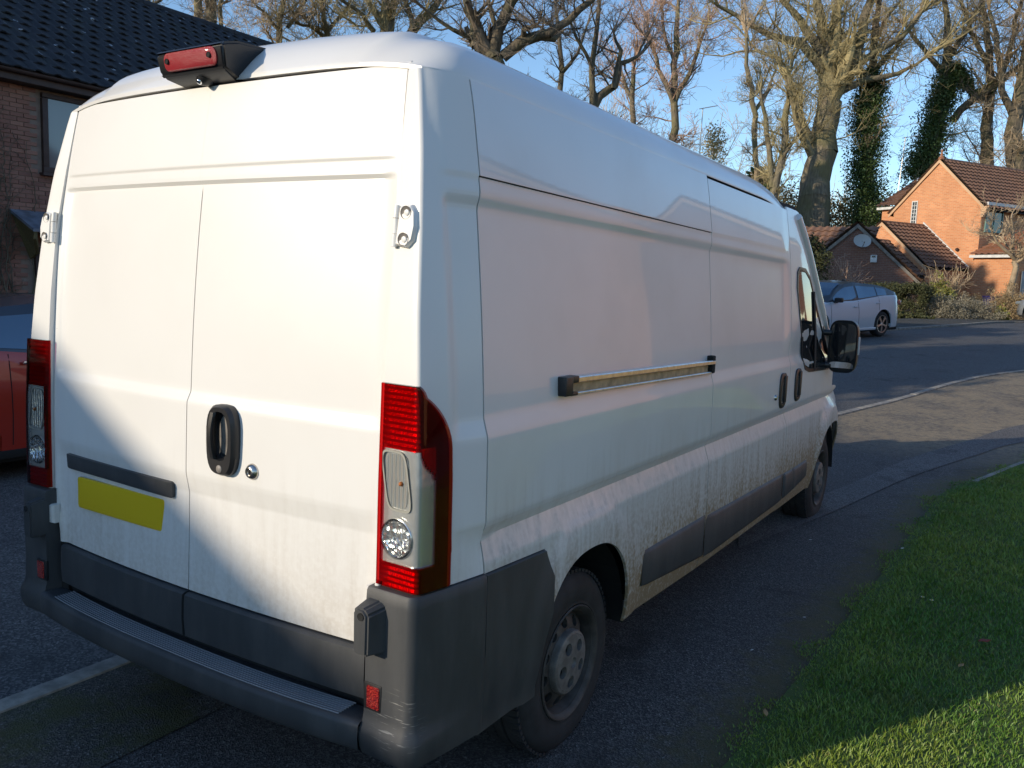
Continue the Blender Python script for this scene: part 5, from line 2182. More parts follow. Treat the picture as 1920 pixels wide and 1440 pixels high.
# porch canopy and door
mb = MB().prism([(WX, 6.02, 2.64), (WX, 7.9, 2.64), (WX + .75, 7.9, 2.30), (WX + .75, 6.02, 2.30)], (0, 0, .05))
cn = mb.build('porch_canopy', M['lead'], lh)
mb = MB().prism([(WX + .02, 6.04, 2.62), (WX + .74, 6.04, 2.30), (WX + .70, 6.04, 2.18), (WX + .30, 6.30, 1.95), (WX + .02, 6.34, 1.85)], (0, .05, 0))
mb.build('bracket', M['scrub'], cn)
mb = MB()
mb.box((WX + .0, 6.46, 1.02), (.12, .08, 2.06)).box((WX, 7.42, 1.02), (.12, .08, 2.06)).box((WX, 6.94, 2.02), (.12, .88, .08))
df = mb.build('door', M['brown_wood'], lh)
MB().box((WX - .01, 6.94, .99), (.04, .87, 1.97)).build('door_leaf', M['core'], df)
MB().box((WX + .02, 6.72, 1.2), (.03, .12, 1.4)).build('door_panel', M['brown_wood'], df)

# bare climber on the wall
cl = MB()
for k in range(13):
    y = random.uniform(5.5, 6.55)
    z = 0.05
    pts = [(WX + .04, y, z)]
    top = random.uniform(2.2, 4.7)
    while z < top:
        z += random.uniform(.08, .16)
        y += random.uniform(-.05, .05)
        if y > 6.52 and z > 3.2:
            y = 6.52
        pts.append((WX + .04 + random.uniform(0, .03), y, z))
        if random.random() < .5:
            a = random.choice((-1, 1))
            q = [pts[-1]]
            for j in range(random.randint(2, 5)):
                q.append((WX + .045, q[-1][1] + a * random.uniform(.02, .07), q[-1][2] + random.uniform(-.01, .09)))
            if max(b[1] for b in q) < 6.56:
                cl.tube(q, [.005] * len(q), 3, cap=False)
    cl.tube(pts, np.linspace(.016, .005, len(pts)).tolist(), 4, cap=False)
o = cl.build('climbing_plant', M['bark_dark'], None, normals=False)
tag(o, 'bare brown climber trained up the shaded brick wall at the left edge', 'climber')

# --- houses outside the frame: one unseen and shaped to shade the drive, one is mirrored in the van's flank
sh_ = thing('brick_house', 'brick house across the road behind the photographer, its unseen ridge set to shade the drive', 'house')
sh_.name = 'brick_house.002'
gable_block(sh_, 7.4, 17.5, 5.35, 8.37, 0, tuple(np.array([-11.5, -18.6, 0]) + bear(82) * 3.7 - bear(-8) * 8.6), -bear(82), bear(-8), M['red_brick'], M['dark_tile'], over=.2, eave_over=.3, trim=M['grey_trim'])
rh = thing('brick_house', 'sunlit brick house across the lawn, out of frame to the right', 'house')
rh.name = 'brick_house.003'
gable_block(rh, 6.5, 9.0, 4.9, 7.4, .2, (12.5, 12.0, 0), bear(-61), bear(29), M['orange_brick'], M['brown_tile'], over=.15, eave_over=.3, trim=M['orange_brick'])
rh2 = thing('brick_house', 'sunlit brick house further along the bend, out of frame to the right', 'house')
rh2.name = 'brick_house.004'
gable_block(rh2, 7.5, 9.0, 4.9, 7.6, .8, (12.6, 24.5, 0), bear(-61), bear(29), M['red_brick'], M['brown_tile'], over=.15, eave_over=.3, trim=M['orange_brick'])
rg = thing('brick_garage', 'long low sunlit brick garage beside the lawn, out of frame to the right', 'garage')
rg.name = 'brick_garage.001'
gable_block(rg, 5.0, 7.0, 2.6, 4.4, 0, (15.0, 1.0, 0), bear(-40), bear(50), M['orange_brick'], M['brown_tile'], over=.15, eave_over=.3, trim=M['orange_brick'])


# --- aerials
def aerial(name, label, base, top, tip):
    b_ = np.array(base)
    t = thing(name, label, 'aerial', tuple(b_))
    tp_ = np.array(top) - b_
    tp2 = np.array(tip) - b_
    MB().tube([(0, 0, -1.2), tp_], .028, 6).build('mast', M['aerial'], t)
    mb = MB().tube([tp_ - (tp2 - tp_) * .25, tp2], .022, 6)
    d = (tp2 - tp_)
    u_ = np.cross(d, [0, 0, 1])
    u_ /= np.linalg.norm(u_)
    for k in range(7):
        c_ = tp_ + d * (k / 6.5)
        mb.tube([c_ - u_ * .16, c_ + u_ * .16], .009, 4)
    mb.build('antenna', M['aerial'], t)


aerial('television_aerial', 'tall thin television aerial above the van roof before the bare trees', px(1310, 300, 46), px(1318, 203, 46), px(1346, 198, 46))
aerial('television_aerial.001', 'slim television aerial on a white mast left of the orange gable', px(1686, 330, 48), px(1698, 258, 48), px(1722, 254, 48))


# ------------------------------------------------------------------ trees
def tubes_mesh(segs):
    """segs: array (n,8) p0 p1 r0 r1 -> 3-sided tubes, thicker ones 6-sided"""
    mb = MB()
    S_ = np.array(segs, float)
    for lo, hi, k in ((0, .035, 3), (.035, .12, 5), (.12, 9, 9)):
        s_ = S_[(S_[:, 6] >= lo) & (S_[:, 6] < hi)]
        if not len(s_):
            continue
        d = s_[:, 3:6] - s_[:, :3]
        L_ = np.linalg.norm(d, axis=1, keepdims=True) + 1e-9
        d = d / L_
        ref = np.where(np.abs(d[:, 2:3]) < .9, np.array([[0, 0, 1.0]]), np.array([[1.0, 0, 0]]))
        a = np.cross(d, ref)
        a /= np.linalg.norm(a, axis=1, keepdims=True)
        b = np.cross(d, a)
        n_ = len(s_)
        V = np.zeros((n_, 2, k, 3))
        for j in range(k):
            c_, s2 = math.cos(2 * PI * j / k), math.sin(2 * PI * j / k)
            o_ = a * c_ + b * s2
            V[:, 0, j] = s_[:, :3] + o_ * s_[:, 6:7] - d * s_[:, 6:7] * .3
            V[:, 1, j] = s_[:, 3:6] + o_ * s_[:, 7:8]
        base = (np.arange(n_) * 2 * k)[:, None]
        F = []
        for j in range(k):
            j2 = (j + 1) % k
            F.append(base + np.array([[j, j2, k + j2, k + j]]))
        F = np.stack(F, 1).reshape(-1, 4)
        mb.v.append(V.reshape(-1, 3))
        mb.f.extend(map(tuple, (F + mb.n).tolist()))
        mb.n += n_ * 2 * k
    return mb


def grow(segs, p, d, L_, r, lev, rnd, droop=0.0, kids=(5, 5, 4), minr=.010, wig=.21):
    nseg = 4 if lev == 0 else 3
    sl_ = L_ / nseg
    x, y, z = p
    dx, dy, dz = d
    pts = []
    for i in range(nseg):
        dx += rnd.gauss(0, wig)
        dy += rnd.gauss(0, wig)
        dz += rnd.gauss(0, wig) + .10 - droop
        m = math.sqrt(dx * dx + dy * dy + dz * dz)
        dx, dy, dz = dx / m, dy / m, dz / m
        r1 = max(minr, r * (1 - .58 * (i + 1) / nseg))
        r0_ = max(minr, r * (1 - .58 * i / nseg))
        nx, ny, nz = x + dx * sl_, y + dy * sl_, z + dz * sl_
        segs.append((x, y, z, nx, ny, nz, r0_, r1))
        x, y, z = nx, ny, nz
        pts.append((x, y, z, dx, dy, dz, r1))
    if lev < len(kids) - 1 + 0 or lev == len(kids) - 1:
        if lev >= len(kids):
            return
        for c in range(kids[lev]):
            i = rnd.randint(0, nseg - 1)
            X, Y_, Z, ax_, ay_, az_, rr = pts[i]
            t = rnd.random()
            X -= ax_ * sl_ * t
            Y_ -= ay_ * sl_ * t
            Z -= az_ * sl_ * t
            ux, uy, uz = rnd.gauss(0, 1), rnd.gauss(0, 1), rnd.gauss(.15, .8)
            m = math.sqrt(ux * ux + uy * uy + uz * uz) + 1e-6
            k = rnd.uniform(.6, 1.1)
            e = (ax_ * .75 + ux / m * k, ay_ * .75 + uy / m * k, az_ * .75 + uz / m * k)
            grow(segs, (X, Y_, Z), e, L_ * rnd.uniform(.42, .68), max(minr, rr * .62), lev + 1, rnd, droop, kids, minr, wig)


def leaf_quads(C, n_, size, rnd, spread=None):
    """small quads scattered about given centres C (m,3) with spreads"""
    C = np.asarray(C)
    idx = rnd.integers(0, len(C), n_)
    sp = spread if spread is not None else .3
    P = C[idx] + np.clip(rnd.normal(0, 1, (n_, 3)), -1.9, 1.9) * (sp[idx][:, None] if hasattr(sp, '__len__') else sp)
    a = rnd.normal(0, 1, (n_, 3))
    a /= np.linalg.norm(a, axis=1, keepdims=True)
    b = np.cross(a, rnd.normal(0, 1, (n_, 3)))
    b /= np.linalg.norm(b, axis=1, keepdims=True)
    s_ = size * (.6 + .8 * rnd.random((n_, 1)))
    V = np.stack([P - a * s_, P + b * s_ * .55, P + a * s_, P - b * s_ * .55], 1)
    mb = MB()
    F = (np.arange(n_ * 4).reshape(-1, 4)).tolist()
    mb.v.append(V.reshape(-1, 3))
    mb.f = [tuple(f_) for f_ in F]
    mb.n = n_ * 4
    return mb


def build_tree(label, D, limbs, seed, bk='bark', tw='twig_tan', L0=3.2, every=.9, kids=(5, 5, 3), group='bare winter trees of the wood behind the houses', minr=.007, ivy=None, jit=1.6, droop=.0, name='bare_tree', start=.0, cat='tree'):
    """limbs: polylines in photo pixels [(u, v, half width px), ...] at depth D; the first one is the trunk"""
    rnd = random.Random(seed)
    trunk, crown = [], []
    base = px(limbs[0][0][0], limbs[0][0][1], D)
    gz_ = float(terrain(base[0], base[1]))
    for li, lb in enumerate(limbs):
        dz0 = 0.0 if li == 0 else rnd.uniform(-jit, jit)
        P = []
        m = len(lb)
        for i, (u, v, hw) in enumerate(lb):
            d = D + (dz0 * i / max(1, m - 1) if li else 0)
            P.append((px(u, v, d), hw / FPX * D))
        if li == 0:
            b0_ = P[0][0]
            up_ = P[1][0] - P[0][0]
            foot = b0_ - up_ / max(up_[2], .1) * max(0, b0_[2] - gz_ + .2) * .6
            foot[2] = gz_ - .2
            P.insert(0, (foot, P[0][1] * 1.25))
        # subdivide
        Q = []
        for i in range(len(P) - 1):
            (a, ra), (b, rb) = P[i], P[i + 1]
            nn = max(2, int(np.linalg.norm(b - a) / .7))
            for k in range(nn):
                t = k / nn
                w_ = .0 if (i == 0 and k == 0) else .05
                Q.append((a + (b - a) * t + np.array([rnd.gauss(0, w_), rnd.gauss(0, w_), rnd.gauss(0, w_ * .5)]), ra + (rb - ra) * t))
        Q.append(P[-1])
        for (a, ra), (b, rb) in zip(Q[:-1], Q[1:]):
            trunk.append((*a, *b, ra, rb))
        acc = 0.0
        tot = sum(np.linalg.norm(b[0] - a[0]) for a, b in zip(Q[:-1], Q[1:]))
        run_ = 0.0
        nxt = tot * (start if li == 0 else .05) + every * rnd.random()
        for (a, ra), (b, rb) in zip(Q[:-1], Q[1:]):
            l_ = float(np.linalg.norm(b - a))
            while run_ + l_ > nxt:
                t = (nxt - run_) / l_
                p = a + (b - a) * t
                dirn = (b - a) / l_
                v_ = np.array([rnd.gauss(0, 1), rnd.gauss(0, 1), rnd.gauss(.2, .6)])
                v_ /= np.linalg.norm(v_)
                e = dirn * .45 + v_ * .9
                rr = min(ra * .45, .060)
                grow(crown, tuple(p), tuple(e), L0 * rnd.uniform(.55, 1.1), max(rr, minr * 2), 0, rnd, droop, kids, minr)
                nxt += every * rnd.uniform(.6, 1.4)
            run_ += l_
        # leader at the tip
        a, b = Q[-2][0], Q[-1][0]
        dirn = (b - a) / (np.linalg.norm(b - a) + 1e-9)
        for k in range(3):
            e = dirn + np.array([rnd.gauss(0, .4), rnd.gauss(0, .4), rnd.gauss(.1, .3)])
            grow(crown, tuple(b), tuple(e), L0 * rnd.uniform(.8, 1.2), max(Q[-1][1] * .7, minr * 2), 0, rnd, droop, kids, minr)
    t = thing(name, label, cat, (float(base[0]), float(base[1]), gz_), group=group)
    off = (float(base[0]), float(base[1]), gz_)
    tubes_mesh(trunk).build('trunk', M[bk], t, smooth=80, offset=off, normals=False)
    if crown:
        tubes_mesh(crown).build('crown', M[tw], t, offset=off, normals=False, kind='stuff')
    if ivy:
        C, Sp = [], []
        for (u, v, hw) in ivy['path']:
            C.append(px(u, v, D) + np.array([0, 0, 0]))
            Sp.append(hw / FPX * D)
        C, Sp = np.array(C), np.array(Sp)
        # densify
        CC, SS = [], []
        for i in range(len(C) - 1):
            for tt in np.linspace(0, 1, 8, endpoint=False):
                CC.append(C[i] + (C[i + 1] - C[i]) * tt)
                SS.append((Sp[i] + (Sp[i + 1] - Sp[i]) * tt) * (.42 + .16 * math.sin(tt * 9 + i * 2.1)))
        r2 = np.random.default_rng(seed)
        leaf_quads(CC, ivy['n'], ivy['size'], r2, np.array(SS)).build('ivy', M['ivy'], t, offset=off, normals=False, kind='stuff')
    return t, len(trunk) + len(crown)


NSEG = 0
TREES = [
    # label, D, limbs, seed, options
    ('great oak with a thick leaning trunk forking widely above the brick garage', 50,
     [[(1520, 420, 33), (1530, 340, 27), (1545, 255, 23), (1556, 190, 22)],
      [(1556, 190, 18), (1545, 120, 13), (1540, 60, 10), (1528, -20, 7)],
      [(1556, 195, 14), (1590, 130, 11), (1615, 60, 9), (1640, -20, 7)],
      [(1545, 130, 10), (1500, 80, 8), (1440, 65, 6), (1380, 30, 4), (1345, 10, 3)],
      [(1540, 100, 9), (1500, 40, 7), (1470, 0, 5), (1440, -40, 4)],
      [(1530, 300, 10), (1505, 230, 8), (1485, 160, 6), (1455, 110, 4), (1420, 95, 3)],
      [(1585, 140, 8), (1640, 100, 6), (1690, 70, 5), (1730, 20, 3)],
      [(1560, 180, 8), (1620, 150, 6), (1680, 140, 4), (1720, 120, 3)],
      [(1548, 110, 8), (1565, 40, 6), (1575, -30, 5)]], 11, dict(bk='bark', tw='twig_olive', L0=3.6, every=.7, start=.7, kids=(5, 5, 3))),
    ('ivy-clad trunk standing just right of the great oak', 51,
     [[(1622, 430, 12), (1625, 330, 10), (1628, 230, 9), (1632, 140, 8), (1640, 60, 6), (1650, -20, 4)],
      [(1630, 160, 6), (1600, 110, 4), (1580, 60, 3)], [(1632, 140, 6), (1680, 90, 4), (1710, 40, 3)], [(1636, 90, 5), (1660, 40, 3), (1690, 0, 2)]], 12,
     dict(bk='bark_dark', tw='twig_tan', L0=2.6, every=.8, start=.5, kids=(5, 5, 3), ivy=dict(path=[(1622, 440, 40), (1628, 380, 34), (1618, 320, 36), (1630, 260, 34), (1622, 210, 32), (1640, 165, 30), (1628, 140, 22)], n=42000, size=.066))),
    ('ivy-clad trunk behind the orange gable with a mossy limb to its right', 54,
     [[(1735, 330, 14), (1752, 260, 12), (1768, 190, 11), (1778, 120, 9), (1775, 50, 6), (1765, -20, 4)],
      [(1788, 225, 7), (1800, 205, 7), (1840, 175, 7), (1880, 150, 5), (1915, 120, 4)],
      [(1772, 140, 6), (1730, 90, 4), (1700, 50, 3)], [(1777, 110, 6), (1810, 60, 4), (1840, 0, 3)]], 13,
     dict(bk='bark_dark', tw='twig_olive', L0=2.8, every=.75, start=.4, kids=(5, 5, 3), ivy=dict(path=[(1718, 325, 30), (1735, 290, 34), (1752, 240, 34), (1765, 190, 30), (1780, 150, 26), (1790, 128, 18), (1830, 182, 10), (1860, 165, 10)], n=38000, size=.07))),
    ('tree with twin dark trunks at the right edge above the long roof', 54,
     [[(1850, 310, 12), (1848, 240, 10), (1860, 160, 8), (1850, 70, 6), (1840, -10, 4)],
      [(1860, 170, 7), (1890, 110, 5), (1905, 40, 4), (1920, -20, 3)], [(1852, 120, 5), (1820, 60, 4), (1800, 0, 3)]], 14,
     dict(bk='bark_dark', tw='twig_dark', L0=3.4, every=.7, start=.2, kids=(5, 6, 3))),
    ('broad dark tree furthest right behind the long tiled roof', 52,
     [[(1905, 315, 18), (1902, 250, 15), (1910, 180, 12), (1925, 100, 9), (1935, 0, 6)],
      [(1905, 230, 8), (1880, 170, 6), (1870, 90, 5), (1855, 20, 3)], [(1910, 190, 8), (1950, 120, 6), (1975, 40, 4)]], 15,
     dict(bk='bark_dark', tw='twig_tan', L0=3.4, every=.7, start=.15, kids=(5, 6, 3))),
    ('dark forking tree with a heavy crooked limb above the van roof', 40,
     [[(940, 180, 18), (930, 120, 17), (920, 100, 15)],
      [(922, 102, 11), (898, 85, 10), (890, 45, 9), (872, -10, 8), (860, -60, 6)],
      [(925, 100, 12), (935, 55, 11), (962, 5, 10), (985, -50, 8)],
      [(945, 105, 11), (975, 78, 11), (1030, 62, 9), (1065, 40, 7), (1105, 0, 6), (1140, -40, 4)],
      [(1000, 68, 7), (1040, 72, 6), (1052, 60, 3)], [(975, 75, 6), (985, 55, 5), (1005, 50, 3)],
      [(893, 75, 6), (850, 55, 4), (800, 20, 3)], [(930, 50, 5), (915, 0, 4), (905, -40, 3)]], 16,
     dict(bk='bark_dark', tw='twig_dark', L0=2.3, every=1.0, start=.6, kids=(4, 5, 4))),
    ('mossy many-stemmed tree rising behind the van roof left of centre', 44,
     [[(728, 110, 15), (725, 62, 13), (720, 30, 9), (722, -30, 7)], [(730, 60, 9), (738, 20, 7), (745, -40, 6)],
      [(760, 75, 9), (790, 40, 8), (815, 15, 7), (840, -20, 5)], [(775, 55, 6), (765, 15, 4), (755, -10, 3)], [(700, 58, 5), (680, 30, 4), (640, 0, 3)],
      [(720, 40, 6), (690, 5, 4), (665, -30, 3)]], 17, dict(bk='bark', tw='twig_olive', L0=2.9, every=.55, start=.1, kids=(5, 6, 4), minr=.008)),
    ('tall ivy-flecked stems behind the black tiled roof', 50,
     [[(372, 60, 8), (371, 20, 8), (369, -40, 6)], [(396, 60, 10), (395, 10, 10), (398, -40, 8)], [(415, 50, 4), (412, 10, 4), (420, -30, 3)]], 18,
     dict(bk='bark', tw='twig_tan', L0=2.6, every=.5, start=.0, kids=(5, 6, 4), minr=.008)),
    ('slim dark tree with a side limb curving right above the van roof', 45,
     [[(1112, 240, 7), (1110, 170, 6), (1113, 90, 5), (1122, 20, 4), (1130, -30, 3)],
      [(1098, 230, 8), (1125, 180, 8), (1150, 160, 7), (1163, 120, 5), (1195, 106, 3)], [(1150, 165, 5), (1165, 95, 4), (1150, 60, 2)], [(1112, 130, 4), (1080, 70, 3), (1060, 20, 2)]], 19,
     dict(bk='bark_dark', tw='twig_dark', L0=2.0, every=.95, start=.2, kids=(4, 5, 3))),
    ('pale reddish-twigged tree in the middle of the skyline', 60,
     [[(1262, 300, 8), (1264, 220, 7), (1266, 140, 6), (1268, 60, 5), (1272, 0, 3)], [(1265, 200, 5), (1235, 130, 4), (1215, 70, 3)],
      [(1266, 190, 5), (1300, 120, 4), (1320, 60, 3)], [(1266, 120, 4), (1245, 60, 3), (1240, 10, 2)]], 20,
     dict(bk='bark', tw='twig_red', L0=3.0, every=.8, start=.15, kids=(5, 6, 3), minr=.011)),
    ('slender pale tree with a forked stem left of the great oak', 47,
     [[(1418, 350, 5), (1415, 270, 5), (1413, 190, 5), (1400, 120, 4), (1398, 60, 3)], [(1414, 210, 4), (1440, 165, 3), (1455, 130, 2)]], 21,
     dict(bk='bark', tw='twig_tan', L0=1.9, every=.7, start=.2, kids=(5, 5, 3))),
    ('crooked several-stemmed tree leaning beside the oak trunk', 43,
     [[(1448, 370, 8), (1465, 300, 7), (1472, 220, 6), (1478, 150, 4)], [(1448, 350, 6), (1440, 280, 5), (1436, 220, 4), (1425, 170, 3)],
      [(1520, 290, 7), (1500, 250, 6), (1487, 200, 5), (1480, 140, 4)], [(1465, 300, 4), (1490, 260, 3), (1505, 240, 2)]], 22,
     dict(bk='bark', tw='twig_olive', L0=1.8, every=.6, start=.1, kids=(5, 5, 3))),
    ('thin twiggy tree above the far end of the black roof', 46,
     [[(520, 110, 6), (525, 60, 6), (530, 10, 5), (535, -30, 3)], [(527, 60, 4), (500, 30, 3), (480, 10, 2)], [(540, 50, 4), (560, 15, 3), (580, -10, 2)]], 23,
     dict(bk='bark', tw='twig_tan', L0=2.8, every=.5, start=.0, kids=(6, 6, 4), minr=.008)),
    ('thin twiggy tree between the black roof and the mossy stems', 48,
     [[(610, 110, 6), (615, 60, 5), (605, 20, 4), (600, -20, 3)], [(612, 60, 4), (640, 30, 3), (660, -5, 2)], [(612, 70, 4), (580, 50, 3), (560, 45, 2)]], 24,
     dict(bk='bark', tw='twig_olive', L0=2.8, every=.5, start=.0, kids=(6, 6, 4), minr=.008)),
    ('slight dark tree peeping over the tiled ridge at top left', 47,
     [[(278, 50, 5), (277, 10, 5), (276, -30, 4)], [(277, 20, 3), (300, 0, 3), (320, -20, 2)]], 25,
     dict(bk='bark_dark', tw='twig_olive', L0=2.6, every=.5, start=.0, kids=(5, 5, 3))),
    ('fine-twigged tree behind the slim dark one above the van roof', 58,
     [[(1050, 210, 6), (1052, 150, 5), (1048, 80, 4), (1042, 20, 3)], [(1051, 140, 4), (1085, 100, 3), (1100, 50, 2)]], 26,
     dict(bk='bark_dark', tw='twig_dark', L0=2.4, every=1.0, start=.1, kids=(4, 5, 3))),
    ('fine-twigged tree filling the gap right of the reddish one', 62,
     [[(1190, 270, 6), (1185, 200, 5), (1188, 130, 4)], [(1186, 190, 4), (1170, 150, 3), (1160, 120, 2)]], 27,
     dict(bk='bark', tw='twig_red', L0=2.4, every=.95, start=.1, kids=(4, 5, 3), minr=.011)),
]
for lab, D, limbs, seed, kw in TREES:
    _, k = build_tree(lab, D, limbs, seed, **kw)
    NSEG += k
# far wood as one mass of stems
rnd = random.Random(99)
tr = []
for k in range(30):
    u = rnd.uniform(250, 1960)
    D = rnd.uniform(66, 90)
    b_ = px(u, 540, D)
    b_[2] = float(terrain(b_[0], b_[1])) - .2
    H = rnd.uniform(9, 13)
    grow(tr, tuple(b_), (rnd.gauss(0, .08), rnd.gauss(0, .08), 1), H, .22, 0, rnd, 0, (7, 6, 4), .016, .12)
o = tubes_mesh(tr).build('distant_wood', M['twig_tan'], None, normals=False, kind='stuff')
NSEG += len(tr)


def evergreen(label, base, H, Rr, n_, size, seed, mat='conifer', name='evergreen_tree', group=None, shape='cone', trunkr=.18):
    r2 = np.random.default_rng(seed)
    t = thing(name, label, 'tree', tuple(base), group=group)
    MB().tube([(0, 0, -.2), (0, 0, H * .9)], [trunkr, .03], 8).build('trunk', M['bark_dark'], t, smooth=60)
    m = 160
    h = r2.random(m) ** .8
    rad_ = Rr * ((1 - h) ** .8 if shape == 'cone' else np.sqrt(np.clip(1 - (2 * h - 1) ** 2, .05, 1))) * (.55 + .45 * r2.random(m))
    a = r2.random(m) * 2 * PI
    C = np.stack([np.cos(a) * rad_, np.sin(a) * rad_, H * (.08 + .9 * h)], 1)
    leaf_quads(C, n_, size, r2, np.full(m, Rr * .16)).build('crown', M[mat], t, normals=False, kind='stuff')
    return t


evergreen('narrow scruffy evergreen beside the tall aerial above the van roof', (*px(1335, 330, 50)[:2], 1.0), 10.4, 1.9, 4200, .075, 31, 'olive_brush')
evergreen('dark low evergreen between the van roof and the slender pale tree', (*px(1425, 340, 48)[:2], 1.0), 7.4, 2.4, 5200, .16, 32, 'ivy', name='evergreen_tree.001')
evergreen('dark column of clipped evergreen hiding the garage corner beside the van cab', (*px(1518, 520, 33)[:2], 1.0), 3.0, .7, 4200, .055, 33, 'hedge', name='evergreen_tree.002', shape='round')
evergreen('tall dense evergreen added out of frame to the left to shade the garage', (-24, 4.0, 0), 17.5, 4.6, 9000, .42, 34, 'conifer', name='shade_tree_garage')  # unseen tree, added to put the garage gable in shade
evergreen('dense evergreen added out of frame beyond the black roofed house to shade the road', (-18.0, -6.0, 0), 12.5, 4.2, 8000, .42, 35, 'conifer', name='shade_tree_road')  # unseen tree, added to shade the road and the silver car
evergreen('dense evergreen added out of frame behind the black roofed house for its shade', (-26.5, -1.5, 0), 17.0, 4.6, 8000, .42, 36, 'conifer', name='shade_tree_back')  # another unseen tree, put in as a shade caster

evergreen('columnar evergreen added out of frame by the pavement to shade the road bend', (-11.8, -4.4, 0), 10.8, 2.2, 9000, .22, 37, 'conifer', name='shade_tree_bend', shape='round')  # unseen light blocker, added to darken the road at the bend


def bush(name, label, c, rad3, n_, size, mat, seed, stems=0, box=False, stem_mat='twig_tan', group=None):
    r2 = np.random.default_rng(seed)
    z0_ = float(terrain(c[0], c[1]))
    t = thing(name, label, 'shrub' if name != 'hedge' else 'hedge', (c[0], c[1], z0_), group=group)
    m = 140
    if box:
        q = r2.uniform(-1, 1, (m, 3))
        k = r2.integers(0, 3, m)
        q[np.arange(m), k] = np.sign(q[np.arange(m), k]) * r2.uniform(.85, 1, m)
    else:
        q = r2.normal(0, 1, (m, 3))
        q /= np.linalg.norm(q, axis=1, keepdims=True)
        q *= r2.random((m, 1)) ** .25 * (1 + .15 * r2.normal(0, 1, (m, 1)))
    q[:, 2] = np.abs(q[:, 2])
    C = q * np.array(rad3)
    C[:, 2] = np.clip(C[:, 2], .03, None)
    leaf_quads(C, n_, size, r2, np.full(m, min(rad3) * .13)).build('leaves', M[mat], t, normals=False, kind='stuff')
    segs = []
    rr = random.Random(seed)
    for k in range(max(stems, 6)):
        a = rr.random() * 2 * PI
        grow(segs, (rr.gauss(0, .05), rr.gauss(0, .05), -.05), (math.cos(a) * .5 * rad3[0] / rad3[2], math.sin(a) * .5, 1), rad3[2] * (1.25 if stems else .8), .025, 0, rr, 0, (4, 4) if stems else (2,), .007)
    tubes_mesh(segs).build('stems', M[stem_mat], t, normals=False)
    return t


def ground_at(u, d):
    p_ = px(u, 560, d)
    return (p_[0], p_[1])


bush('hedge', 'clipped dark green hedge behind the rear of the silver car', ground_at(1688, 32.0), (.95, .7, 1.15), 16000, .030, 'hedge', 41, box=True)
bush('shrub', 'low olive hedge end between the silver car and the clipped hedge', ground_at(1655, 33.0), (.8, .6, 1.1), 10000, .030, 'hedge', 42, box=True)
bush('shrub', 'yellow green bush in front of the tiled garage roof', ground_at(1760, 34.5), (.75, .7, 1.25), 6000, .05, 'yellow_shrub', 43)
bush('shrub', 'bare brown twiggy bush rising above the yellow green bush', ground_at(1778, 35.5), (.8, .7, 1.2), 900, .03, 'brown_shrub', 44, stems=26, stem_mat='twig_tan')
bush('shrub', 'grey lavender mound left of centre in the front bed', ground_at(1762, 31.5), (1.0, .7, .78), 13000, .024, 'grey_shrub', 45)
bush('shrub', 'grey lavender mound right of centre in the front bed', ground_at(1828, 32.0), (1.1, .75, .72), 13000, .024, 'grey_shrub', 46)
bush('shrub', 'buff dry shrub against the sunlit porch wall', ground_at(1825, 36.5), (.8, .5, .95), 5000, .035, 'brown_shrub', 47)
bush('shrub', 'rounded tan shrub at the right edge below the little bare tree', ground_at(1898, 34.0), (.95, .8, 1.15), 12000, .028, 'brown_shrub', 48)
bush('shrub', 'small bright green plant between the lavender and the tan shrub', ground_at(1880, 31.8), (.25, .25, .5), 900, .05, 'yellow_shrub', 49)
bush('shrub', 'scrappy low green weeds along the foot of the hedge', ground_at(1700, 30.2), (.9, .25, .22), 1500, .05, 'hedge', 50)
bush('shrub', 'dry orange grass tuft showing over the silver car roof', ground_at(1560, 34.0), (.6, .4, 1.25), 300, .03, 'brown_shrub', 51, stems=16, stem_mat='twig_red')
# undergrowth at the foot of the wood
C = []
r2 = np.random.default_rng(77)
for k in range(420):
    u = r2.uniform(1330, 1720)
    d = r2.uniform(53, 64)
    p_ = px(u, 500, d)
    C.append([p_[0], p_[1], 1.0 + r2.random() ** 1.2 * 7.2])
leaf_quads(C, 60000, .10, r2, .6).build('undergrowth', M['scrub'], None, normals=False, kind='stuff')

# small bare tree by the porch
build_tree('small bare pruned tree in front of the sunlit porch at the right edge', 35.5,
           [[(1897, 540, 6), (1902, 500, 5), (1905, 485, 5)], [(1905, 490, 4), (1880, 465, 3), (1862, 440, 2), (1858, 415, 1.5)], [(1905, 488, 4), (1900, 450, 3), (1895, 410, 2), (1905, 390, 1)],
            [(1906, 485, 4), (1930, 450, 3), (1940, 410, 2)], [(1900, 470, 2), (1875, 445, 2), (1850, 440, 1)]], 61, bk='twig_tan', tw='twig_tan', L0=.75, every=.22, kids=(4, 4), minr=.006, group=None, jit=.8, start=.8, name='small_tree')

# bin by the porch
bp = px(1862, 556, 35.2)
bn = thing('wheelie_bin', 'dark blue bin tucked beside the tan shrub', 'bin', (bp[0], bp[1], float(terrain(bp[0], bp[1]))), rz=.5)
M['bin_blue'] = simple('bin_blue', (.03, .025, .13), .45)
mb = MB()
P = [[[sx_ * w_, sy_ * w_, z] for sx_, sy_ in ((-1, -1), (1, -1), (1, 1), (-1, 1))] for z, w_ in ((.05, .22), (.85, .28))]
mb.grid(np.array(P).transpose(1, 0, 2), close_u=True)
mb.build('body', M['bin_blue'], bn)
MB().box((0, .0, .89), (.60, .64, .06), .02).build('lid', M['bin_blue'], bn, smooth=40)
MB().tube([(-.25, .3, .08), (.25, .3, .08)], .09, 12).build('wheel', M['rubber'], bn, smooth=40)


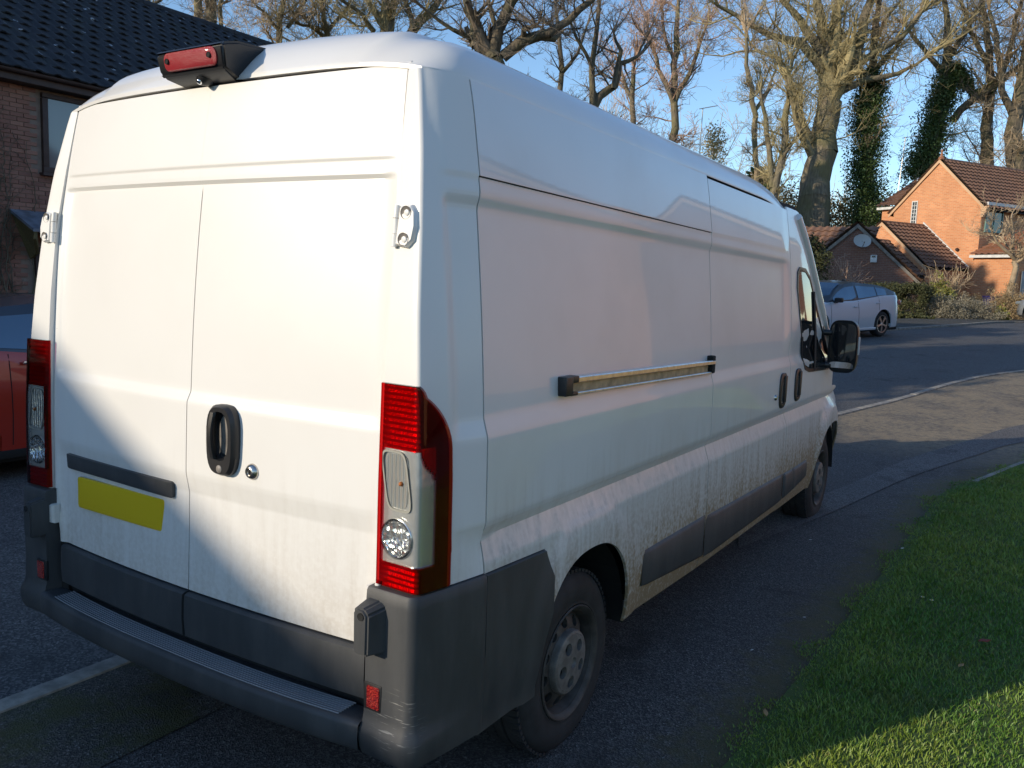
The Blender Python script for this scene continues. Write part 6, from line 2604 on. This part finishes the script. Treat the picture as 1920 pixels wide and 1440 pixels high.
# litter on the lawn and drive
def fallen(name, label, x, y, s_, mat, rz, cat='leaf'):
    V = [(-.5, 0, 0), (-.2, .22, .10), (.2, .2, .06), (.5, 0, .14), (.2, -.2, .05), (-.2, -.22, .09)]
    mb = MB().add(np.array(V + [(q[0], q[1], q[2] - .03) for q in V]) * s_, [(0, 1, 2, 3, 4, 5), (11, 10, 9, 8, 7, 6)] + [(i, (i + 1) % 6, (i + 1) % 6 + 6, i + 6) for i in range(6)])
    o = mb.build(name, mat)
    o.location = (x, y, float(terrain(x, y)) + (.06 if x > np.interp(y, edge[:, 1], edge[:, 0]) else .024))
    o.rotation_euler = (.1, -.1, rz)
    tag(o, label, cat)


M['leaf_red'] = simple('dead_leaf', (.20, .035, .02), .6)
M['leaf_tan'] = simple('tan_leaf', (.30, .19, .08), .7)
M['paper'] = simple('pale_scrap', (.62, .62, .60), .7)
M['petal'] = simple('petal', (.75, .75, .72), .6)
for nm, lab, u, v, s_, mt, rz, cat in (('leaf', 'dark red fallen leaf on the shaded lawn', 1844, 1219, .06, 'leaf_red', .3, 'leaf'), ('leaf', 'pale tan fallen leaf near the sunlit grass', 1800, 1265, .04, 'leaf_tan', 1.0, 'leaf'),
                                       ('leaf', 'brown fallen leaf where drive and lawn meet', 1434, 1354, .045, 'leaf_tan', 2.0, 'leaf'),
                                       ('paper_scrap', 'white scrap on the mossy edge of the drive', 1508, 1161, .018, 'paper', .2, 'litter'), ('paper_scrap', 'white scrap on the tarmac nearest the rear wheel', 1410, 1221, .018, 'paper', .9, 'litter'),
                                       ('paper_scrap', 'white scrap on the tarmac by the front wheel', 1519, 1019, .026, 'paper', .1, 'litter'), ('paper_scrap', 'pale scrap at the edge of the grass', 1690, 1045, .024, 'paper', .7, 'litter')):
    q = Vector(CAM)
    d = Vector(px(u, v, 1)) - q
    t_ = (.03 - q.z) / d.z
    p_ = q + d * t_
    fallen(nm, lab, p_.x, p_.y, s_, M[mt], rz, cat)
for i, (u, v, lab) in enumerate(((1730, 1121, 'white daisy left of its pair on the shaded lawn'), (1747, 1127, 'white daisy right of its pair on the shaded lawn'))):
    q = Vector(CAM)
    d = Vector(px(u, v, 1)) - q
    p_ = q + d * ((.06 - q.z) / d.z)
    t = thing('daisy', lab, 'flower', (p_.x, p_.y, .03), group='daisies on the lawn')
    mb = MB()
    for k in range(10):
        a = 2 * PI * k / 10
        mb.add([(0, 0, .035), (.008 * math.cos(a - .25), .008 * math.sin(a - .25), .036), (.013 * math.cos(a), .013 * math.sin(a), .038), (.008 * math.cos(a + .25), .008 * math.sin(a + .25), .036)], [(0, 1, 2, 3)])
    mb.build('petals', M['petal'], t)
    MB().lathe([(0, .040), (.004, .039), (.005, .034)], (0, 0, 0), (0, 0, 1), 8).build('eye', M['plate'], t)
    MB().tube([(0, 0, 0), (0, 0, .035)], .0012, 4).build('stem', M['grass'], t)
print('segments', NSEG)
